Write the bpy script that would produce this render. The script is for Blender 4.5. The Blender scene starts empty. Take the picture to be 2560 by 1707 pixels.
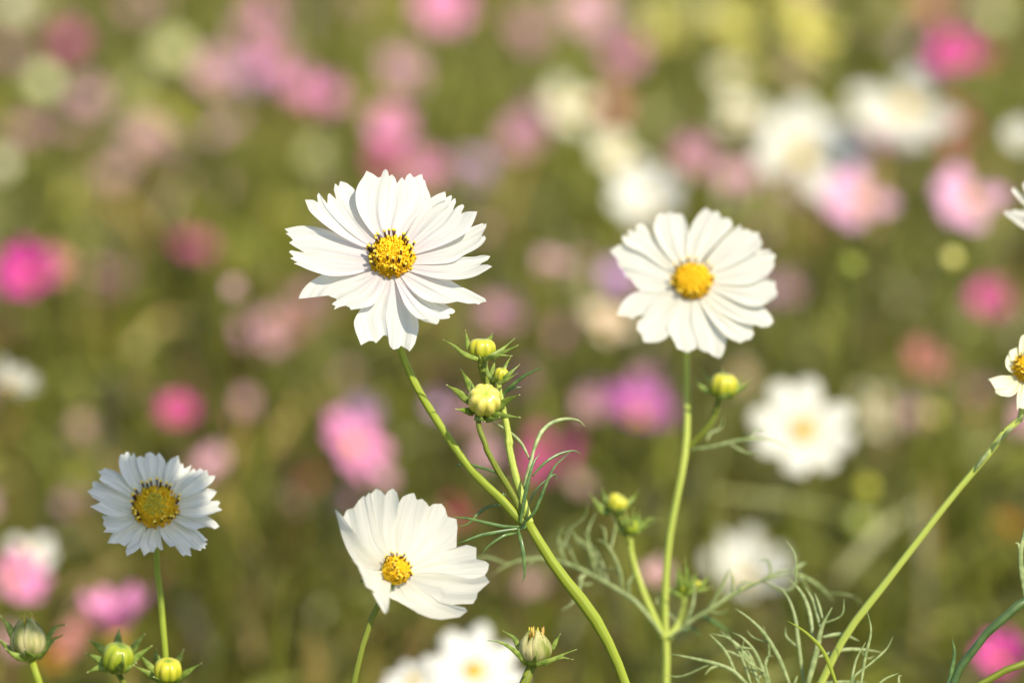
import bpy, math, random
import numpy as np
from mathutils import Vector, Matrix

random.seed(11)
rng = np.random.default_rng(11)
scene = bpy.context.scene
COL = scene.collection

# ------------------------------------------------------------------ camera
CAM_Z, PITCH, LENS, SENSOR, FSTOP = 1.25, math.radians(12.0), 100.0, 36.0, 3.9
cam_d = bpy.data.cameras.new("camera")
cam = bpy.data.objects.new("camera", cam_d)
COL.objects.link(cam)
cam.location = (0, 0, CAM_Z)
cam.rotation_euler = (math.pi / 2 - PITCH, 0, 0)
cam_d.lens, cam_d.sensor_width = LENS, SENSOR
cam_d.clip_start, cam_d.clip_end = 0.05, 500
cam_d.dof.use_dof = True
cam_d.dof.focus_distance = 1.0
cam_d.dof.aperture_fstop = FSTOP
scene.camera = cam
CAM = Vector((0, 0, CAM_Z))
RIGHT = Vector((1, 0, 0))
FWD = Vector((0, math.cos(PITCH), -math.sin(PITCH)))
UP = Vector((0, math.sin(PITCH), math.cos(PITCH)))
BACK = -FWD

# ------------------------------------------------------------------ light
SUN_EL, SUN_AZ = math.radians(48), math.radians(42)      # azimuth to the right of straight behind the camera
SUN = Vector((math.cos(SUN_EL) * math.sin(SUN_AZ), -math.cos(SUN_EL) * math.cos(SUN_AZ), math.sin(SUN_EL)))
sun_d = bpy.data.lights.new("sun", "SUN")
sun_d.energy, sun_d.angle, sun_d.color = 4.4, math.radians(0.4), (1.0, 0.91, 0.74)
sun_o = bpy.data.objects.new("sun", sun_d)
COL.objects.link(sun_o)
sun_o.rotation_euler = (-SUN).to_track_quat('-Z', 'Y').to_euler()
world = bpy.data.worlds.new("World")
scene.world = world
world.use_nodes = True
wn = world.node_tree
sky = wn.nodes.new("ShaderNodeTexSky")
sky.sky_type = 'NISHITA'
sky.sun_disc = False
sky.sun_elevation = SUN_EL
sky.sun_rotation = math.atan2(SUN.x, SUN.y)
bg = wn.nodes["Background"]
wn.links.new(sky.outputs[0], bg.inputs[0])
bg.inputs[1].default_value = 0.13
scene.view_settings.view_transform = 'Standard'
scene.view_settings.look = 'None'
scene.view_settings.exposure = 0.60
scene.view_settings.gamma = 1.0
scene.cycles.use_denoising = True
try:
    scene.cycles.denoiser = 'OPENIMAGEDENOISE'
except Exception:
    pass
scene.cycles.max_bounces = 8
scene.cycles.transmission_bounces = 6

# ------------------------------------------------------------------ mapping
PXM = SENSOR / LENS / 2560.0                              # metres per source pixel at one metre


def W(x, y, depth=1.0):
    return CAM + FWD * depth + RIGHT * ((x - 1280) * PXM * depth) + UP * ((853.5 - y) * PXM * depth)


def camvec(x, y, z):
    return (RIGHT * x + UP * y + BACK * z).normalized()


ZOOM = dict(A=(680, 400, 3.015), R=(1480, 500, 3.5635), L=(180, 1100, 4.9), C=(800, 1180, 3.92), B=(1080, 800, 4.355),
            Q=(0, 1480, 4.2), N=(1080, 1080, 3.92), M=(1440, 1180, 2.976), E=(1960, 1000, 2.218), F=(2360, 420, 2.24),
            G=(1700, 570, 2.735), H=(900, 1480, 3.92), S=(0, 0, 1.0))


def zz(k, pts):
    ox, oy, s = ZOOM[k]
    return [(ox + p[0] / s, oy + p[1] / s) + tuple(p[2:]) for p in pts]


# ------------------------------------------------------------------ materials
def mat_base(name):
    m = bpy.data.materials.new(name)
    m.use_nodes = True
    return m, m.node_tree, m.node_tree.nodes["Principled BSDF"], m.node_tree.nodes["Material Output"]


def add(nt, t, **kw):
    n = nt.nodes.new(t)
    for k, v in kw.items():
        setattr(n, k, v)
    return n


def ramp(nt, fac, stops):
    r = add(nt, "ShaderNodeValToRGB")
    e = r.color_ramp.elements
    while len(e) < len(stops):
        e.new(0.5)
    for el, (p, c) in zip(e, stops):
        el.position, el.color = p, (*c, 1)
    nt.links.new(fac, r.inputs[0])
    return r


def petal_material(name, tip, base, transl=0.3, vein=0.35, vary=0.06):
    """thin petal: diffuse face plus light passing through; fine lengthwise veins from the petal's own uv"""
    m, nt, bs, out = mat_base(name)
    tc = add(nt, "ShaderNodeTexCoord")
    sep = add(nt, "ShaderNodeSeparateXYZ")
    nt.links.new(tc.outputs["UV"], sep.inputs[0])
    mp = add(nt, "ShaderNodeMapping")
    mp.inputs["Scale"].default_value = (26, 1.6, 1)
    nt.links.new(tc.outputs["UV"], mp.inputs[0])
    nz = add(nt, "ShaderNodeTexNoise")
    nz.inputs["Scale"].default_value = 1.0
    nz.inputs["Detail"].default_value = 3.0
    nt.links.new(mp.outputs[0], nz.inputs["Vector"])
    cr = ramp(nt, sep.outputs[1], [(0.0, base), (0.2, base), (0.62, tip), (1.0, tip)])
    dark = add(nt, "ShaderNodeMix", data_type='RGBA', blend_type='MULTIPLY')
    vr = ramp(nt, nz.outputs[0], [(0.35, (1 - vary * 2.2, 1 - vary * 1.9, 1 - vary * 2.4)), (0.6, (1, 1, 1))])
    dark.inputs[0].default_value = 1.0
    nt.links.new(cr.outputs[0], dark.inputs[6])
    nt.links.new(vr.outputs[0], dark.inputs[7])
    nt.links.new(dark.outputs[2], bs.inputs["Base Color"])
    bs.inputs["Roughness"].default_value = 0.62
    bs.inputs["Specular IOR Level"].default_value = 0.25
    bp = add(nt, "ShaderNodeBump")
    bp.inputs["Strength"].default_value = vein
    bp.inputs["Distance"].default_value = 0.0006
    nt.links.new(nz.outputs[0], bp.inputs["Height"])
    nt.links.new(bp.outputs[0], bs.inputs["Normal"])
    tr = add(nt, "ShaderNodeBsdfTranslucent")
    nt.links.new(dark.outputs[2], tr.inputs[0])
    mx = add(nt, "ShaderNodeMixShader")
    mx.inputs[0].default_value = transl
    nt.links.new(bs.outputs[0], mx.inputs[1])
    nt.links.new(tr.outputs[0], mx.inputs[2])
    nt.links.new(mx.outputs[0], out.inputs[0])
    return m


def plant_material(name, c0, c1, rough=0.5, scale=180, transl=0.0, stretch=(1, 1, 1), bump=0.0, spec=0.4, coord='Object'):
    m, nt, bs, out = mat_base(name)
    tc = add(nt, "ShaderNodeTexCoord")
    mp = add(nt, "ShaderNodeMapping")
    mp.inputs["Scale"].default_value = stretch
    nt.links.new(tc.outputs[coord], mp.inputs[0])
    nz = add(nt, "ShaderNodeTexNoise")
    nz.inputs["Scale"].default_value = scale
    nz.inputs["Detail"].default_value = 4
    nt.links.new(mp.outputs[0], nz.inputs["Vector"])
    cr = ramp(nt, nz.outputs[0], [(0.32, c0), (0.68, c1)])
    nt.links.new(cr.outputs[0], bs.inputs["Base Color"])
    bs.inputs["Roughness"].default_value = rough
    bs.inputs["Specular IOR Level"].default_value = spec
    if bump:
        bp = add(nt, "ShaderNodeBump")
        bp.inputs["Strength"].default_value = bump
        bp.inputs["Distance"].default_value = 0.0005
        nt.links.new(nz.outputs[0], bp.inputs["Height"])
        nt.links.new(bp.outputs[0], bs.inputs["Normal"])
    if transl:
        tr = add(nt, "ShaderNodeBsdfTranslucent")
        nt.links.new(cr.outputs[0], tr.inputs[0])
        mx = add(nt, "ShaderNodeMixShader")
        mx.inputs[0].default_value = transl
        nt.links.new(bs.outputs[0], mx.inputs[1])
        nt.links.new(tr.outputs[0], mx.inputs[2])
        nt.links.new(mx.outputs[0], out.inputs[0])
    return m


def bud_material(name, low, high, crease):
    """v of the uv runs from the bud's base to its crown, u round it: lobes are yellower than the creases"""
    m, nt, bs, out = mat_base(name)
    tc = add(nt, "ShaderNodeTexCoord")
    sep = add(nt, "ShaderNodeSeparateXYZ")
    nt.links.new(tc.outputs["UV"], sep.inputs[0])
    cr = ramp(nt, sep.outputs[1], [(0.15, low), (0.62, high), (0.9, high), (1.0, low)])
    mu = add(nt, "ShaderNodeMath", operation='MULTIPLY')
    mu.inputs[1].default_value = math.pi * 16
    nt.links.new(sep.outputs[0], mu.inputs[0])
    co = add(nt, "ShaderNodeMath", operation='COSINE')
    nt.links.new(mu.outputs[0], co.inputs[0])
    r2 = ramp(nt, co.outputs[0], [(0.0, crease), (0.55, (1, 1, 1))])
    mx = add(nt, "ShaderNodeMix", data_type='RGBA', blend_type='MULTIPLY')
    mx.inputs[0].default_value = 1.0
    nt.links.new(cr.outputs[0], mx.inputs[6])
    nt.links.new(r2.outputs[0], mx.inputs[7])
    nt.links.new(mx.outputs[2], bs.inputs["Base Color"])
    bs.inputs["Roughness"].default_value = 0.33
    bs.inputs["Specular IOR Level"].default_value = 0.45
    bs.inputs["Subsurface Weight"].default_value = 0.25
    bs.inputs["Subsurface Radius"].default_value = (0.004, 0.004, 0.001)
    bs.inputs["Subsurface Scale"].default_value = 0.3
    return m


M = {}
M['white'] = petal_material('white_petal', (0.80, 0.785, 0.735), (0.80, 0.72, 0.72), transl=.47, vary=.065, vein=.4)
M['white_warm'] = petal_material('cream_white_petal', (0.81, 0.79, 0.705), (0.80, 0.765, 0.66), transl=.47, vary=.055, vein=.35)
M['white_cool'] = petal_material('cool_white_petal', (0.82, 0.81, 0.75), (0.81, 0.80, 0.66), transl=.40, vary=.09, vein=.5)
M['cream_small'] = petal_material('pale_cream_petal', (0.86, 0.82, 0.58), (0.84, 0.78, 0.45))
PETALS = dict(
    softwhite=((0.72, 0.70, 0.61), (0.70, 0.67, 0.54)), palelilac=((0.80, 0.42, 0.64), (0.80, 0.40, 0.48)),
    dusty=((0.66, 0.40, 0.40), (0.58, 0.32, 0.34)), orchid=((0.46, 0.11, 0.38), (0.58, 0.15, 0.30)), paintedshade=((0.36, 0.38, 0.38), (0.34, 0.36, 0.34)), raspberry=((0.72, 0.08, 0.33), (0.6, 0.05, 0.22)), greywhite=((0.42, 0.41, 0.34), (0.40, 0.38, 0.3)),  # the two greys here are white petals with shade put into the colour
    magenta=((0.66, 0.04, 0.34), (0.55, 0.03, 0.24)), hotpink=((0.80, 0.10, 0.40), (0.70, 0.07, 0.28)),
    pink=((0.82, 0.29, 0.54), (0.78, 0.24, 0.42)), palepink=((0.78, 0.43, 0.54), (0.74, 0.38, 0.45)),
    mauve=((0.62, 0.29, 0.42), (0.55, 0.24, 0.34)), lilac=((0.70, 0.40, 0.74), (0.64, 0.34, 0.66)),
    salmon=((0.72, 0.28, 0.26), (0.6, 0.22, 0.2)), red=((0.60, 0.07, 0.15), (0.5, 0.05, 0.1)),
    bgwhite=((0.84, 0.82, 0.74), (0.8, 0.78, 0.68)), cream=((0.82, 0.77, 0.55), (0.78, 0.72, 0.48)),
    yellow=((0.74, 0.68, 0.18), (0.7, 0.6, 0.12)), orange=((0.80, 0.36, 0.04), (0.75, 0.3, 0.03)),
    peach=((0.85, 0.66, 0.48), (0.8, 0.6, 0.4)), tan=((0.52, 0.40, 0.24), (0.45, 0.35, 0.2)))
for k, (a, b) in PETALS.items():
    M[k] = petal_material(k + '_petal', a, b, vein=0.2)
ST = dict(stretch=(9, .9, 1), bump=.5, coord='UV', spec=.2)
M['stem'] = plant_material('green_stem', (0.145, 0.20, 0.016), (0.31, 0.36, 0.035), 0.5, 1.0, **ST)
M['stem_dark'] = plant_material('dark_green_stem', (0.085, 0.115, 0.014), (0.20, 0.23, 0.022), 0.5, 1.0, **ST)
M['stem_pale'] = plant_material('pale_green_stem', (0.24, 0.31, 0.045), (0.44, 0.49, 0.10), 0.5, 1.0, **ST)
M['stem_deep'] = plant_material('bluish_green_stem', (0.035, 0.075, 0.018), (0.07, 0.12, 0.03), 0.4, 200)
M['leaf'] = plant_material('green_leaf', (0.05, 0.11, 0.025), (0.13, 0.22, 0.05), 0.36, 420, .15, bump=.3, spec=.6)
M['leaf_pale'] = plant_material('grey_green_leaf', (0.17, 0.24, 0.07), (0.38, 0.44, 0.18), 0.45, 420, .2, bump=.3, spec=.5)
M['leaf_dark'] = plant_material('dark_leaf', (0.030, 0.06, 0.022), (0.07, 0.11, 0.035), 0.36, 420, .1, bump=.3, spec=.5)
M['bract'] = plant_material('green_bract', (0.12, 0.20, 0.022), (0.30, 0.38, 0.07), 0.45, 500, .2)
M['bract_pale'] = plant_material('pale_bract', (0.24, 0.33, 0.09), (0.36, 0.44, 0.14), 0.45, 500, .2)
M['bract_tip'] = plant_material('bract_tip', (0.55, 0.50, 0.22), (0.65, 0.6, 0.3), 0.5, 500)
M['disc_yellow'] = plant_material('yellow_floret', (0.90, 0.55, 0.010), (0.96, 0.68, 0.03), 0.6, 900, .2, spec=.2)
M['disc_orange'] = plant_material('orange_floret', (0.84, 0.42, 0.01), (0.92, 0.55, 0.015), 0.6, 900, .15, spec=.2)
M['disc_dark'] = plant_material('dark_anther', (0.035, 0.012, 0.006), (0.07, 0.022, 0.008), 0.45, 900)
M['disc_green'] = plant_material('green_floret', (0.42, 0.36, 0.02), (0.52, 0.44, 0.03), 0.5, 900)
M['pollen'] = plant_material('pollen', (0.85, 0.58, 0.03), (0.92, 0.70, 0.10), 0.7, 1500)
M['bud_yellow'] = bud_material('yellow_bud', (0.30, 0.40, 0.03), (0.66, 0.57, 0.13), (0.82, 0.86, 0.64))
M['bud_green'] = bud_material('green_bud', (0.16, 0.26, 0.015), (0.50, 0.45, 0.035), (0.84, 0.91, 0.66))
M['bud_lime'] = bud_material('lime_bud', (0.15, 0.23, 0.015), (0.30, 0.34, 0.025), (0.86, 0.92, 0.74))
M['husk'] = plant_material('withered_petals', (0.20, 0.25, 0.03), (0.74, 0.66, 0.32), 0.55, 260, .35, stretch=(1, 1, .18), bump=.5)
M['husk_shred'] = plant_material('withered_tips', (0.35, 0.30, 0.05), (0.60, 0.30, 0.10), 0.7, 600)
M['palebud'] = bud_material('pale_green_bud', (0.40, 0.42, 0.12), (0.62, 0.60, 0.28), (0.9, 0.9, 0.8))


# ------------------------------------------------------------------ object helpers
def tag(o, label=None, cat=None, group=None, kind=None):
    for k, v in (('label', label), ('category', cat), ('group', group), ('kind', kind)):
        if v:
            o[k] = v
    return o


def thing(name, label, cat, loc, group=None):
    o = bpy.data.objects.new(name, None)
    o.empty_display_size = 0.02
    COL.objects.link(o)
    o.location = loc
    return tag(o, label, cat, group)


def root_of(o):
    v = Vector((0, 0, 0))
    while o is not None:
        v += o.location
        o = o.parent
    return v


class MB:
    """collects vertices, faces, uv and material slots for ONE mesh"""

    def __init__(self):
        self.v, self.f, self.uv, self.mi = [], [], {}, []

    def vert(self, p, uv=None):
        self.v.append(tuple(p))
        if uv is not None:
            self.uv[len(self.v) - 1] = uv
        return len(self.v) - 1

    def face(self, idx, mi=0):
        self.f.append(tuple(idx))
        self.mi.append(mi)

    def grid(self, P, mi=0, uvs=None, close=False):
        """P[i][j] points; faces between neighbouring rows and columns"""
        n, m = len(P), len(P[0])
        ids = [[self.vert(P[i][j], uvs[i][j] if uvs else None) for j in range(m)] for i in range(n)]
        for i in range(n - 1):
            for j in range(m if close else m - 1):
                k = (j + 1) % m
                self.face((ids[i][j], ids[i][k], ids[i + 1][k], ids[i + 1][j]), mi)
        return ids

    def tube(self, pts, radii, flat=1.0, sides=8, mi=0, cap=True):
        n = len(pts)
        rows = []
        prev = None
        for i in range(n):
            a, b = pts[max(0, i - 1)], pts[min(n - 1, i + 1)]
            t = (b - a).normalized()
            s = t.cross(BACK)
            if s.length < 0.15:
                s = prev if prev is not None else t.cross(UP)
            s = (s - t * s.dot(t)).normalized()
            if prev is not None and s.dot(prev) < 0:
                s = -s
            prev = s
            nn = s.cross(t).normalized()
            r = radii[i]
            rows.append([pts[i] + s * (math.cos(2 * math.pi * k / sides) * r) + nn * (math.sin(2 * math.pi * k / sides) * r * flat)
                         for k in range(sides)])
        ids = self.grid(rows, mi, [[(k / sides, i * .05) for k in range(sides)] for i in range(n)], True)
        if cap:
            self.face(ids[0][::-1], mi)
            self.face(ids[-1], mi)

    def build(self, name, mats, parent=None, smooth=True):
        me = bpy.data.meshes.new(name)
        off = root_of(parent) if parent is not None else Vector((0, 0, 0))
        me.from_pydata([(p[0] - off.x, p[1] - off.y, p[2] - off.z) for p in self.v], [], self.f)
        for m in (mats if isinstance(mats, (list, tuple)) else [mats]):
            me.materials.append(m)
        if any(self.mi):
            me.polygons.foreach_set('material_index', self.mi)
        if self.uv:
            ul = me.uv_layers.new(name='UVMap')
            for l in me.loops:
                ul.data[l.index].uv = self.uv.get(l.vertex_index, (0, 0))
        if smooth:
            me.polygons.foreach_set('use_smooth', [True] * len(me.polygons))
        me.update()
        o = bpy.data.objects.new(name, me)
        COL.objects.link(o)
        if parent is not None:
            o.parent = parent
        return o


def catmull(P, n):
    """smooth curve through the points (Vectors or tuples), resampled to n points"""
    P = [Vector(p) for p in P]
    if len(P) == 2:
        return [P[0].lerp(P[1], i / (n - 1)) for i in range(n)]
    Q = [P[0] * 2 - P[1]] + P + [P[-1] * 2 - P[-2]]
    dense = []
    for i in range(1, len(Q) - 2):
        p0, p1, p2, p3 = Q[i - 1:i + 3]
        for k in range(12):
            t = k / 12
            dense.append(0.5 * ((2 * p1) + (p2 - p0) * t + (2 * p0 - 5 * p1 + 4 * p2 - p3) * t * t + (3 * p1 - p0 - 3 * p2 + p3) * t ** 3))
    dense.append(P[-1])
    return resample(dense, n)


def resample(P, n):
    P = [Vector(p) for p in P]
    d = [0.0]
    for a, b in zip(P, P[1:]):
        d.append(d[-1] + (b - a).length)
    out, j = [], 0
    for i in range(n):
        x = d[-1] * i / (n - 1)
        while j < len(d) - 2 and d[j + 1] < x:
            j += 1
        seg = d[j + 1] - d[j]
        out.append(P[j].lerp(P[j + 1], 0 if seg < 1e-12 else (x - d[j]) / seg))
    return out


def px3(pts, depth):
    """pixel points with an optional third value (mm behind the given depth) to world points"""
    return [W(p[0], p[1], depth + (p[2] * 0.001 if len(p) > 2 else 0.0)) for p in pts]


def to_ground(pts, gx, gy):
    """continues a stalk from its last seen points to the soil, straight on at first"""
    p, t = pts[-1], (pts[-1] - pts[-3]).normalized()
    a = p + t * 0.07
    b = a + (t * .6 + Vector((0, 0, -1)) * .4) * .12
    g = Vector((b.x + .35 * (gx - b.x), gy, -0.01))
    return [a, b, b.lerp(g, .5), g]


def stalk(parent, name, world_pts, r0, r1, mat, n=None, knots=()):
    n = n or max(16, len(world_pts) * 9)
    P = catmull(world_pts, n)
    R = []
    for i in range(n):
        t = i / (n - 1)
        r = r0 + (r1 - r0) * t
        for kt, kr in knots:
            r *= 1 + kr * math.exp(-((t - kt) / 0.02) ** 2)
        R.append(r * (1 + 0.03 * math.sin(i * 1.7) + 0.02 * math.sin(i * 0.63)))
    mb = MB()
    mb.tube(P, R, 1.0, 12)
    return mb.build(name, mat, parent)


def blade(mb, pts, width, flat=0.35, taper0=0.55, peak=0.35, mi=0, n=None, tipfrac=0.12, power=0.7):
    """slender leaf segment: flattened tube, widest at peak, drawn out to a point"""
    n = n or max(14, len(pts) * 7)
    P = catmull(pts, n)
    R = []
    for i in range(n):
        t = i / (n - 1)
        if t < peak:
            w = taper0 + (1 - taper0) * math.sin(0.5 * math.pi * t / peak)
        else:
            w = max(tipfrac, max(0.0, math.cos(0.5 * math.pi * (t - peak) / (1 - peak))) ** power)
        R.append(width * 0.5 * w)
    mb.tube(P, R, flat, 8, mi)


def leaf(parent, depth, segs, mat, name='leaf', wide=1.12, twigs=0):
    """segs: (zoom key, points, width in source pixels); all segments make one divided leaf, twigs adds fine side threads"""
    mb = MB()
    rd = random.Random(len(segs) * 17 + int(segs[0][1][0][0]))
    for sg in segs:
        k, pts, w = sg[:3]
        P = px3(zz(k, pts), depth)
        blade(mb, P, w * wide * PXM * depth)
        if twigs and w >= 9 and len(pts) > 3:
            C = catmull(P, 40)
            for q in range(twigs):
                i = rd.randrange(6, 34)
                t = (C[i + 1] - C[i - 1]).normalized()
                sd = t.cross(BACK).normalized() * rd.choice((-1, 1))
                L = rd.uniform(.004, .011)
                e = C[i] + (t * .8 + sd * .7 + BACK * rd.uniform(-.5, .5)) * L
                f = e + (t * .9 + sd * rd.uniform(-.3, .5) + UP * rd.uniform(-.4, .5)) * (L * .7)
                blade(mb, [C[i], e, f], rd.uniform(4.5, 6.5) * PXM, n=14)
    return mb.build(name, mat, parent)


# ------------------------------------------------------------------ flowers traced at true size
def disc_mesh(o, n, r, h, kind='open', seed=0):
    """domed cushion of tiny tubular florets with dark anther tubes; o centre, n axis"""
    rd = random.Random(seed)
    n = n.normalized()
    u = n.cross(Vector((0.13, 0.2, 0.97))).normalized()
    v = n.cross(u)
    mb = MB()

    def dome(rr, ph):
        w = h * math.sqrt(max(0.0, 1 - (rr / r) ** 2 * 0.97))
        p = o + u * (rr * math.cos(ph)) + v * (rr * math.sin(ph)) + n * w
        nn = (u * (math.cos(ph) * rr / r * 0.9) + v * (math.sin(ph) * rr / r * 0.9) + n * (0.45 + 0.55 * math.sqrt(max(0, 1 - (rr / r) ** 2)))).normalized()
        return p, nn

    rows = []
    for i in range(9):
        rr = r * (0.001 + 0.999 * i / 8)
        rows.append([dome(rr, 2 * math.pi * j / 32)[0] - n * (0.0006 if i < 8 else 0.002) for j in range(32)])
    mb.grid(rows, 0, None, True)
    N = 380
    for k in range(N):
        q = (k + 0.5) / N
        rr = r * 1.02 * math.sqrt(q)
        ph = k * 2.39996 + rd.uniform(-.25, .25)
        p, nn = dome(min(rr, r), ph)
        fr = r * (0.062 if q > .45 else .050) * rd.uniform(.6, 1.35)
        nn = (nn + Vector((rd.uniform(-.45, .45), rd.uniform(-.45, .45), rd.uniform(-.45, .45)))).normalized()
        a = nn.cross(Vector((rd.random(), rd.random(), rd.random() + .1))).normalized()
        b = nn.cross(a)
        rim = q > 0.45
        hh = r * (0.13 if rim else 0.08) * rd.uniform(.4, 1.5)
        mi = 0
        if kind == 'green' and q < 0.30:
            mi = 3
        elif q > 0.72 and rd.random() < .4 or rd.random() < .06:
            mi = 2
        star = 10
        low = [p + a * (math.cos(2 * math.pi * j / star) * fr * .55) + b * (math.sin(2 * math.pi * j / star) * fr * .55) - nn * (fr * .6) for j in range(star)]
        top = []
        for j in range(star):
            s = fr * ((1.35 if rim else .95) if j % 2 == 0 else (.55 if rim else .7))
            top.append(p + a * (math.cos(2 * math.pi * j / star) * s) + b * (math.sin(2 * math.pi * j / star) * s) + nn * hh)
        ids = mb.grid([low, top], mi, None, True)
        c = mb.vert(p + nn * (hh * (.45 if rim else 1.25)))
        for j in range(star):
            mb.face((ids[1][j], ids[1][(j + 1) % star], c), mi)
    if kind == 'closed':
        na, qa, qb = 18, .72, .98
    elif kind == 'green':
        na, qa, qb = 24, .72, .98
    else:
        na, qa, qb = 30, .18, .92
    for k in range(na):
        q = qa + (qb - qa) * rd.random() ** .8
        ph = k * 2.39996 + rd.uniform(-.3, .3)
        p, nn = dome(r * math.sqrt(q), ph)
        rad = u * math.cos(ph) + v * math.sin(ph)
        nn = (n * .8 + rad * (.7 * q + .08) + UP * .75 + Vector((rd.uniform(-.2, .2), rd.uniform(-.2, .2), rd.uniform(-.2, .2)))).normalized()
        L = r * rd.uniform(.25, .34)
        ar = r * 0.056
        s0 = p + nn * (r * .10)
        e = s0 + nn * L
        mb.tube([s0, s0.lerp(e, .5), e], [ar * .65, ar * .9, ar * 1.15], 1, 7, 1)
        mb.tube([e, e + nn * (r * .05), e + nn * (r * .10)], [ar * 1.1, ar * 1.25, ar * .6], 1, 7, 4)
        q2 = e + nn * (r * .05) + Vector((rd.uniform(-1, 1), rd.uniform(-1, 1), rd.uniform(-1, 1))) * (r * .06)
        mb.tube([q2 - nn * (r * .03), q2, q2 + nn * (r * .03)], [ar * .3, ar * .9, ar * .3], 1, 6, 4)
    return mb


DISC_MATS = ['disc_yellow', 'disc_dark', 'disc_orange', 'disc_green', 'pollen']


def calyx_mesh(o, n, r):
    """green cup and pointed bracts at the back of a flower head"""
    n = n.normalized()
    u = n.cross(Vector((0.3, 0.1, 0.9))).normalized()
    v = n.cross(u)
    mb = MB()
    rows = []
    for i in range(7):
        t = i / 6
        rr = r * (0.18 + 0.82 * math.sin(t * math.pi / 2))
        rows.append([o + (u * math.cos(2 * math.pi * j / 20) + v * math.sin(2 * math.pi * j / 20)) * rr - n * (r * (0.95 * (1 - t) + .06)) for j in range(20)])
    mb.grid(rows, 0, None, True)
    for k in range(8):
        a = 2 * math.pi * k / 8
        d = u * math.cos(a) + v * math.sin(a)
        blade(mb, [o + d * (r * .5) - n * (r * .55), o + d * (r * 1.1) - n * (r * .38), o + d * (r * 1.75) - n * (r * .45)], r * .5, .3, .7, .3)
    return mb


def petal_mesh(place, spec, zk, ribs=2, rows=24, cols=96, seed=0, widen=0.13):
    """place(px, py, s, t) gives the world point; spec: left edge, end, right edge in zoom pixels"""
    Le, En, Ri = [[Vector(p) for p in zz(zk, e)] for e in spec]
    L = catmull(Le + [En[0]], rows)
    R = catmull(Ri + [En[-1]], rows)
    # teeth keep their points and are rounded a little between
    E = resample([v for v in En], 4 * cols)
    E = [(E[max(0, i - 1)] + E[i] * 2 + E[min(len(E) - 1, i + 1)]) / 4 for i in range(len(E))]
    E = resample([En[0]] + E[1:-1] + [En[-1]], cols)
    Pg, U = [], []
    for i in range(rows):
        s = i / (rows - 1)
        row, ur = [], []
        for j in range(cols):
            t = j / (cols - 1)
            b = L[0].lerp(R[0], t)
            p = L[i] * (1 - t) + R[i] * t + b * (1 - s) + E[j] * s - (L[0] * ((1 - s) * (1 - t)) + R[0] * ((1 - s) * t) + E[0] * (s * (1 - t)) + E[-1] * (s * t))
            p = p + (R[i] - L[i]) * ((t - .5) * widen * math.sin(math.pi * min(1, s * 1.08)))
            row.append(place(p.x, p.y, s, t))
            ur.append((t + seed * 3.7, s))
        Pg.append(row)
        U.append(ur)
    mb = MB()
    mb.grid(Pg, 0, U)
    return mb


def plane_place(o, n, hl, hr, cup, ribs, amp, seed, curl=0.0, rad=0.036, base_lift=0.0006):
    rd = random.Random(seed)
    ph, k2, c1, c2 = rd.uniform(0, 6), rd.uniform(.6, 1.4), rd.uniform(-1, 1), rd.uniform(-1, 1)

    def f(px, py, s, t):
        w = 0.0
        d = W(px, py, 1.0) - CAM
        for it in range(2):
            p = CAM + d * (((o - CAM).dot(n) + w) / d.dot(n))
            q = p - o
            r = (q - n * q.dot(n)).length / rad
            prof = min(1, s * 2.2) * (1 - 0.25 * s)
            rib = math.cos(2 * math.pi * ribs * t + .4 * c1) + .35 * math.cos(2 * math.pi * (ribs * 2 + 1) * t + ph)
            w = base_lift + cup * r * r + 1.5 * s ** 0.9 * ((1 - t) ** 1.1 * hl + t ** 1.1 * hr) + amp * prof * rib \
                + curl * s ** 4 * (math.sin(5 * t * k2 + ph) + c2 * .5)
        return p

    return f


def depth_place(depth0, tip, edge_l, edge_r, bow, ribs, amp, seed):
    rd = random.Random(seed)
    ph = rd.uniform(0, 6)

    def f(px, py, s, t):
        z = tip * s ** 1.0 + bow * math.sin(math.pi * s) + s * ((1 - t) * edge_l + t * edge_r)
        z += amp * min(1, 2.2 * s) * (1 - .3 * s) * math.cos(2 * math.pi * ribs * t + ph)
        return W(px, py, depth0 - z)

    return f


def flower_head(parent, o, n, r, specs, zk, mat, disc_kind, disc_h, seed, mode='plane', depth0=1.0, cup=0.0, disc_mats=DISC_MATS, lift=1.0):
    head = calyx_mesh(o - n * 0.001, n, r * 0.8).build('flower_head', M['bract'], parent)
    for k, sp in enumerate(specs):
        a, b = sp[3], sp[4]
        ribs = sp[5] if len(sp) > 5 else 2
        if mode == 'plane':
            pl = plane_place(o, n, a * .001 * lift, b * .001 * lift, cup, ribs, 0.00042, seed * 31 + k, curl=0.0009)
        else:
            pl = depth_place(depth0, a * .001, 0, 0, b * .001, ribs, 0.00016, seed * 31 + k)
        petal_mesh(pl, sp[:3], zk, seed=k + seed).build('petal', M[mat], head)
    disc_mesh(o, n, r, disc_h, disc_kind, seed).build('flower_disc', [M[m] for m in disc_mats], head)
    return head


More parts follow.
